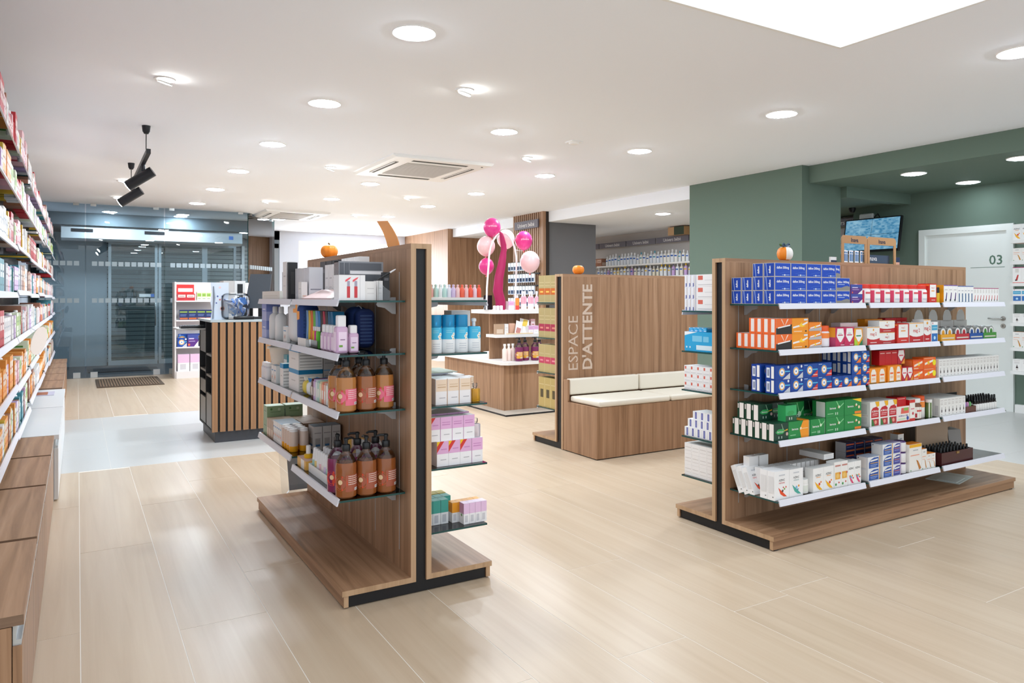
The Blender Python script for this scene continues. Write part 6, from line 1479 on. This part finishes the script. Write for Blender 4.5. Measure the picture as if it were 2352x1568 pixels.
# ================================================================ baby care goods in the alcove
bp = [(.030, 0), (.034, .004), (.034, .15), (.012, .175), (.012, .18), (.014, .181), (.014, .215), (.01, .22)]
def baby(y, zz, i, row, c='#edf0f4', band='#2f62b8', s=1.0):
    key = ('baby', c, band)
    if key not in _LB:
        b = MB(); b.lathe(bp, None, 12, 0, 0, 1, 1, [plastic(c)] * 4 + [plastic(band if band != '#2f62b8' else '#f2f3f5')] * 3); arc_patch(b, .0346, 130, 240, .10, .125, C(band), 6); _LB[key] = b.mesh('bottle', True)
    o = prod(_LB[key], (9.58, y, zz), 'baby lotion bottle, %s from right, alcove %s shelf' % (nth(i), row), 'bottle', 'baby lotion bottles', 'lotion_bottle')
    o.scale = (s, s, s)
for i in range(26):
    baby(9.75 + i * .098, 1.951, i, 'upper', R.choice(['#edf0f4', '#e6ebf2', '#f2f0ea', '#dfe6ee']), R.choice(['#2f62b8', '#2f62b8', '#58a0b8']), R.choice([.9, 1.0, 1.05, 1.1]))
for i in range(30):
    baby(9.35 + i * .108, 1.701, i, 'lower', R.choice(['#edf0f4', '#f0e9d4', '#d8dce6', '#c9a8d8', '#e9ecf0']), R.choice(['#2f62b8', '#e8c23a', '#8a8fa0']), R.choice([.9, 1.0]))
stack('shelfyellow', 'yellow baby-milk carton', 'alcove upper shelf', 9.52, 9.62, 1.951, .10, .12, .20, 3, rz=M90)
stack('shelforange', 'orange baby-milk carton', 'alcove upper shelf', 9.52, 9.30, 1.951, .10, .12, .22, 2, rz=M90)
stack('shelfbrown', 'brown gift carton', 'alcove upper shelf', 9.50, 12.62, 1.951, .16, .14, .16, 2, rz=M90)
b = MB(); b.box(0, 0, 0, .30, .40, .24, C('#c19a6c'), F=C('#c19a6c')); b.box(-.001, .0, .0, 0, .20, .24, C('#2f3a24'))
b.box(-.3, -.1, -.03, .35, .5, 0, WHITE)
b = MB(); b.box(0, 0, 0, .30, .42, .15, C('#c19a6c')); b.box(-.0008, 0, 0, 0, .26, .15, C('#2a3a20'))
prod(b.mesh('shipping_box'), (9.54, 9.9, 2.452), 'brown and dark green box on top of the alcove shelves', 'box', None, 'shipping_box')
for i in range(8):
    prod(carton(('shelfwhite', 'shelfbrown', 'shelforange', 'shelfgrey')[i % 4], .09, .12, (.20, .16, .22, .18)[i % 4]), (9.52, 6.62 + i * .11 + .09, 1.951), 'mixed carton, %s from door, alcove upper shelf end' % nth(i), 'carton', 'mixed cartons by the door', 'carton', M90)

# ================================================================ packs hanging on the slatted pillar
hk = MB(); hk.tube([(0, 0, 0), (-.12, 0, 0), (-.125, 0, .012)], .003, STEEL, 5); hk = hk.mesh('hook')
pk = []
for c, c2 in (('#dfe6f0', '#4f78b8'), ('#e9edf2', '#86a4cc'), ('#cfd8e4', '#3a5a90')):
    b = MB(); b.box(-.012, -.04, -.15, .012, .04, 0, C(c)); b.box(-.0126, -.034, -.14, -.012, .034, -.07, C(c2)); b.box(-.03, -.03, -.13, -.0126, .03, -.075, CLEAR); pk.append(b.mesh('blister_pack'))
for r_ in range(4):
    b = MB(); b.box(6.985, 10.82, 1.92 - r_ * .215, 7.004, 11.76, 1.945 - r_ * .215, DARK); b.build('hook_rail', grey_col)
    for i in range(9):
        y = 10.88 + i * .102
        put(hk, 'hook', grey_col, (6.985, y, 1.93 - r_ * .215))
        prod(pk[(i + r_) % 3], (6.90, y, 1.93 - r_ * .215 - .006), 'hanging blister pack, row %s from top, %s from right, slatted pillar' % (nth(r_), nth(i)), 'blister pack', 'packs on the slatted pillar', 'blister_pack')

KIND[0] = 'gift_carton'
# ================================================================ goods on the display island
I0 = .566; I1 = .861; I2 = 1.146
for i, x in enumerate((4.33, 4.44, 4.545, 4.635)):
    pump_bottle(x, 7.13 + (i % 2) * .05, I0, '#8a3a6a', '#e0a83a', '#c04a7a', (160, 170, 175, 180)[i], 'purple soap bottle with yellow label, %s from left, display island' % nth(i), 'purple soaps on the island', 1.12, -110, -150, 'pump_bottle')
for i in range(3):
    simple_bottle('cr', (4.18 + i * .06, 7.20 + i * .01, I0), [(.026, 0), (.028, .003), (.028, .13), (.012, .15), (.012, .17), (.016, .171), (.016, .195)], ['#f0dcd2', '#f0dcd2', '#f0dcd2', '#f4f2f0', '#f4f2f0', '#f4f2f0'], 'blush cream bottle, %s from left, display island' % nth(i), 'blush bottles on the island', 'bottle', 'lotion_bottle')
prod(carton('soap', .13, .05, .125), (4.70, 7.14, I0), 'kraft and green soap box, display island', 'carton', None)
stack('perfp', 'small pink and white carton', 'display island middle tier', 4.60, 7.36, I1, .07, .06, .095, 2)
prod(carton('shelfpink', .06, .04, .17), (4.69, 7.45, I1), 'tall pink tube carton, display island middle tier', 'carton', None)
prod(carton('brown', .12, .04, .12), (4.16, 7.38, I1), 'peach gift carton, display island middle tier', 'carton', None)
prod(carton('plainw', .05, .06, .12), (4.285, 7.38, I1), 'white carton beside peach gift, display island middle tier', 'carton', None)
t = thing('gift_bag', 'peach and white rounded gift bag, display island middle tier', 'gift bag', (4.36, 7.40, I1))
rbox(0, 0, 0, .10, .05, .125, .02, C('#d8ab94'), 'bag_body', t); rbox(.09, .0, 0, .13, .05, .11, .018, C('#efe9e6'), 'bag_side', t)
b = MB(); b.box(0, 0, 0, .13, .004, .19, C('#f1eff0')); b.poly([(.03, -.0006, .10), (.10, -.0006, .10), (.11, -.0006, .185), (.05, -.0006, .185)], C('#f0cf5a'))
o = prod(b.mesh('price_card'), (4.50, 7.40, I1 + .004), 'slanted white and yellow card, display island middle tier', 'card', None, 'price_card'); o.rotation_euler = (rad(-15), rad(12), 0)
b = MB(); b.box(0, 0, 0, .09, .004, .17, C('#f1eeee')); b.poly([(.01, -.0006, .02), (.07, -.0006, .02), (.08, -.0006, .09), (.02, -.0006, .09)], C('#c98a84'))
o = prod(b.mesh('price_card'), (4.40, 7.345, I1 + .004), 'slanted white and rose card, display island middle tier', 'card', None, 'price_card'); o.rotation_euler = (rad(-15), rad(18), 0)
b = MB(); b.box(0, 0, 0, .35, .03, .012, C('#e9d2ac')); prod(b.mesh('wood_strip'), (4.30, 7.335, I1), 'thin wooden strip on island middle tier', 'strip', None, 'wood_strip')
stack('perfp', 'pink and white carton on island top', 'display island', 4.36, 7.42, I2, .075, .06, .10, 1)
simple_bottle('sunset', (4.475, 7.41, I2), [(.022, 0), (.024, .003), (.024, .05), (.024, .135), (.012, .14), (.012, .17), (.008, .172)], ['#e8524a', '#e8524a', '#f09a4a', '#e86a4a', '#eceaec', '#eceaec'], 'orange-red bottle with clear cap on island top', None, 'bottle', 'lotion_bottle', 16)
for i in range(5):
    simple_bottle('pkb', (4.56 + i * .05, 7.43 + (i % 2) * .03, I2), [(.02, 0), (.022, .003), (.022, .07), (.022, .15), (.010, .16), (.010, .19), (.014, .191), (.014, .22)], ['#f3edf0', '#f3edf0', '#efb4c6', '#efb4c6', '#eef0f2', '#eef0f2', '#eef0f2'], 'pink and white mist bottle, %s from left, island top' % nth(i), 'mist bottles on the island', 'bottle', 'mist_bottle', 14)
for i in range(3):
    simple_bottle('shortw', (4.16 + i * .045, 7.40, I2), [(.016, 0), (.018, .002), (.018, .045), (.014, .05)], ['#f0e9ea', '#f0e9ea', '#f0e9ea'], 'short white jar, %s from left, island top' % nth(i), 'short jars on the island', 'jar', 'jar', 12)
prod((lambda bb: (bb.box(0, 0, 0, .11, .01, .17, BLACK), bb.box(.035, .01, 0, .075, .05, .01, BLACK), bb.mesh('chalkboard'))[2])(MB()), (4.13, 7.60, I2), 'small black chalkboard standing on island top', 'chalkboard', None, 'chalkboard')
# leg mannequin
t = thing('leg_mannequin', 'upturned pink stocking leg mannequin on the display island', 'mannequin', (4.285, 7.48, I2))
path = [(0, 0, 0), (.0, 0, .10), (-.035, 0, .22), (-.02, 0, .38), (.015, 0, .52), (.035, 0, .64), (.045, 0, .70), (.042, 0, .76), (.015, -.01, .85), (.0, -.015, .895), (-.02, -.02, .915)]
b = MB(); b.tube(path, [.058, .060, .060, .054, .048, .040, .033, .035, .029, .020, .008], mat('pink_stocking', '#a81a56', .6), 18); b.tube([(.047, 0, .70), (.068, 0, .71), (.072, 0, .735)], [.03, .022, .010], mat('pink_stocking', '#a81a56', .6), 14); b.build('stocking', t, smooth=True)
# arch with balloons
t = thing('balloon_arch', 'white plastic arch frame standing on the display island', 'arch', (4.15, 7.52, I2))
pts = []
for k in range(25):
    a = math.pi * k / 24
    pts.append((.19 - .19 * math.cos(a), 0, .55 + .36 * math.sin(a)))
pts = [(-.03, 0, 0), (-.025, 0, .25)] + pts + [(.37, 0, .3), (.355, 0, .0)]
b = MB(); b.tube(pts, .011, C('#efecec', .35), 10); b.build('tube', t, smooth=True)
for x in (-.03, .355):
    b = MB(); b.lathe([(.03, 0), (.03, .02), (.018, .05), (.018, .09)], CLEAR, 14, x, 0); b.build('socket', t, smooth=True)
def balloon(x, y, zz, r, c, label, txt=None, tie=None):
    t = thing('balloon', uniq(label), 'balloon', (x, y, zz), 0, 'balloons on the arch')
    bm_ = mat('balloon_' + c.lstrip('#'), c, .3, coat=.2)
    b = MB(); pr_ = [(r * .06, -r * 1.16)] + [(max(r * math.cos(th), .0005) * (1 if th > 0 else 1 - .08 * (math.sin(th)) ** 2), r * 1.12 * math.sin(th)) for th in [-math.pi / 2 + .12 + (math.pi - .12) * k / 14 for k in range(15)]]
    b.lathe(pr_, bm_, 24); b.build('skin', t, smooth=True)
    b = MB(); b.lathe([(.012, -r * 1.16 - .018), (.005, -r * 1.14), (.008, -r * 1.10)], C('#d8504a'), 10); b.build('knot', t, smooth=True)
    if tie:
        b = MB(); b.tube([(0, 0, -r * 1.17), (tie[0] * .6, tie[1] * .6, -r * 1.22), tie], .003, C('#efecec'), 6); b.build('ribbon', t, smooth=True)
    if txt:
        v, f, asp = text_mesh(txt, 0.0)
        b = MB(); hh = r * .18; mw = C('#f6e4ee')
        for q in f:
            P_ = []
            for i in q:
                u = (v[i][0] - asp / 2) * hh; w = (v[i][1] - .5) * hh + r * .12
                a = -1.95 + u / r
                rr_ = math.sqrt(max(r * r - (w / 1.12) ** 2, 0)) * 1.006
                P_.append((rr_ * math.cos(a), rr_ * math.sin(a), w))
            b.poly(P_, mw)
        b.build('lettering', t)
HP, LP_ = '#d83a86', '#efc4c6'
balloon(4.26, 7.64, 2.125, .105, HP, 'hot pink balloon at top of the arch', 'provensa')
balloon(4.19, 7.66, 1.90, .108, LP_, 'pale pink balloon on the upper left of arch')
balloon(4.19, 7.65, 1.66, .091, HP, 'deep pink balloon on the lower left of arch')
balloon(4.50, 7.72, 2.0, .108, LP_, 'pale pink balloon half hidden behind the arch')
balloon(4.70, 7.63, 1.985, .106, HP, 'hot pink balloon at right of the arch', 'provensa', (-.172, -.105, -.125))
balloon(4.645, 7.40, 1.715, .118, LP_, 'large pale pink balloon at lower right of arch')

# ================================================================ things on and behind the checkout counter
CZ = 1.0905
t = thing('poster_card', 'pale blue counter card with toothbrush picture on slatted counter', 'card', (1.025, 7.02, CZ))
b = MB(); b.prism([(0, 0), (.155, 0), (.155, .06), (.145, .14), (.155, .22), (.155, .335), (.0, .335), (.012, .25), (0, .16), (.012, .08)], 'y', 0, .004, C('#d3dfee')); b.build('card_face', t)
b = MB()
for (u, w, q, c) in ((.08, .29, .010, '#e9c9cc'), (.06, .21, .008, '#5b6aa8'), (.10, .21, .008, '#5b6aa8'), (.08, .18, .007, '#d86a6a'), (.12, .18, .007, '#5b6aa8'), (.05, .15, .007, '#5b6aa8'), (.10, .10, .020, '#e8b8b0'), (.10, .10, .013, '#f0e6e6')):
    b.prism([(u + q * math.cos(a * .5236), w + q * math.sin(a * .5236)) for a in range(12)], 'y', -.001, 0, C(c))
b.build('print', t)
b = MB(); b.tube([(.022, -.004, .01), (.025, -.004, .10), (.032, -.004, .2), (.026, -.004, .30)], [.007, .006, .009, .005], C('#8d98a8'), 8); b.build('toothbrush', t, smooth=True)
b = MB(); b.prism([(.004, .0), (.10, .0), (.004, .25)], 'x', .07, .073, C('#d3dfee')); b.build('easel_leg', t)
t = thing('sample_bag', 'clear plastic bag full of blue and white sachets on counter', 'bag', (1.24, 7.05, CZ))
rbox(-.125, -.07, 0, .125, .07, .24, .05, CLEAR, 'bag_film', t, seg=4)
for i in range(26):
    c = R.choice(['#eef2f8', '#eef2f8', '#cfdcf2', '#3f7fd0', '#8fb4e6', '#e6ebf5'])
    b = MB(); b.box(-.035, -.002, -.025, .035, .002, .025, C(c, .3))
    o = b.build('sachet', t, (R.uniform(-.075, .075), R.uniform(-.035, .035), R.uniform(.05, .17))); o.rotation_euler = (R.uniform(-1.2, 1.2), R.uniform(-1.2, 1.2), R.uniform(0, 3))
t = thing('checkout_screen', 'dark grey checkout screen seen from behind on the counter', 'monitor', (1.50, 7.15, CZ))
b = MB(); b.box(-.13, -.14, 0, .13, .10, .02, BLACK); b.build('foot', t)
b = MB(); b.box(-.03, .0, .02, .03, .03, .16, BLACK); b.build('neck', t)
b = MB(); b.hexa([(-.17, -.05, .10), (.02, -.16, .10), (.03, -.14, .10), (-.16, -.03, .10), (-.10, .03, .42), (.07, -.07, .42), (.08, -.05, .42), (-.09, .05, .42)], mat('screen_back', '#454b52', .5)); b.build('screen_panel', t)
t = thing('card_terminal', 'small black card terminal on the slatted counter', 'terminal', (1.30, 6.945, CZ))
rbox(-.09, -.025, 0, .09, .03, .03, .01, plastic('#16171a'), 'case', t)
b = MB(); b.box(-.06, -.02, .03, .06, .02, .032, C('#2d3036')); b.build('keypad', t)
b = MB(); b.box(0, 0, 0, .42, .25, .003, BLACK); prod(b.mesh('desk_mat'), (1.10, 6.92, CZ), 'thin black mat under the card terminal', 'mat', None, 'desk_mat') if False else None
t = thing('payment_printer', 'black receipt printer beside the checkout screen', 'printer', (1.39, 7.30, CZ))
rbox(-.05, -.05, 0, .05, .05, .15, .012, plastic('#1b1d20'), 'case', t)
b = MB(); b.box(-.035, -.052, .10, .035, -.05, .115, C('#3a3d42')); b.build('paper_slot', t)
t = thing('keyboard', 'black keyboard on the pull-out shelf of counter', 'keyboard', (.83, 7.45, 1.0005))
rbox(0, 0, 0, .30, .16, .022, .006, plastic('#202226'), 'case', t)
o = (lambda bb: [bb.box(.02 + i * .022, .02 + j * .024, .022, .038 + i * .022, .04 + j * .024, .026, C('#33363b')) for i in range(12) for j in range(5)] and bb)(MB()).build('key', t); o['kind'] = 'stuff'
t = thing('desktop_unit', 'beige and white box with dark window behind the counter', 'box', (1.20, 7.42, CZ))
b = MB(); b.box(0, 0, 0, .20, .22, .36, C('#d2cdc8')); b.box(.10, -.002, 0, .20, 0, .36, C('#eeeeec')); b.box(.125, -.004, .12, .175, -.002, .33, C('#26292c')); b.build('case', t)
KIND[0] = 'healthcare_carton'
# goods on the white stand
SG = 'white stand before glass'
stack('shelfred', 'red toothpaste carton', SG, 1.37, 12.76, zS[0] + .001, .13, .10, .11, 2)
b = MB(); b.box(0, 0, 0, .26, .02, .26, C('#d8302e')); b.box(.02, -.001, .14, .24, 0, .2, C('#f3d9d6')); prod(b.mesh('display_card'), (1.38, 12.95, zS[0] + .001), 'red promotional card at top of white stand', 'card', None, 'display_card')
stack('shelfgreen', 'white and green carton', SG, 1.66, 12.76, zS[0] + .001, .07, .10, .14, 4)
stack('shelfbrown', 'tall dark brown carton', SG, 1.97, 12.80, zS[0] + .001, .07, .10, .30, 3)
stack('condom', 'navy and yellow carton', SG, 1.40, 12.76, zS[1] + .001, .13, .10, .16, 4)
stack('bions', 'blue pack under ledge', SG, 1.37, 12.76, zS[2] + .001, .14, .10, .14, 1)
stack('violet', 'purple pack', SG, 1.52, 12.76, zS[2] + .001, .16, .10, .19, 1)
stack('opti', 'white and navy pack', SG, 1.70, 12.76, zS[2] + .001, .06, .10, .18, 4)
stack('cubep', 'large pink insole pack', SG, 1.375, 12.74, .111, .17, .06, .27, 4, gx=.012)
stack('bion', 'round-topped blue pack on lower shelf', SG, 1.40, 12.90, zS[2] + .001, .12, .06, .20, 3)
# acrylic leaflet stand behind the near gondola
t = thing('acrylic_stand', 'clear acrylic leaflet stand on floor behind near gondola', 'stand', (1.12, 4.75, 0))
b = MB(); b.hexa([(0, 0, 0.004), (.30, 0, .004), (.30, .004, .004), (0, .004, .004), (0, .14, .42), (.30, .14, .42), (.30, .144, .42), (0, .144, .42)], CLEAR); b.build('sloped_panel', t)
b = MB()
for s_ in (((0, 0, .004), (.30, .0, .004)), ((0, 0, .004), (.15, .22, .06)), ((.30, 0, .004), (.15, .22, .06)), ((.15, .22, .06), (.15, .142, .42))):
    b.tube(s_, .004, C('#e9e9ea'), 6)
b.build('wire_frame', t)
b = MB(); b.hexa([(.05, .02, .05), (.25, .02, .05), (.25, .022, .05), (.05, .022, .05), (.05, .10, .30), (.25, .10, .30), (.25, .102, .30), (.05, .102, .30)], C('#f0f0f2')); b.build('leaflet', t)
b = MB(); b.prism([(0, 0), (.045, 0), (.045, .02), (.07, .02), (.07, -.012), (.115, -.012), (.115, -.05), (.075, -.055), (.068, -.02), (.0, -.02)], 'x', 0, .002, C('#f59a1e'))
prod(b.mesh('price_flag'), (.928, 3.70, 1.235), 'orange price flag hanging under the near gondola top shelf', 'price tag', None, 'price_flag', rad(180))
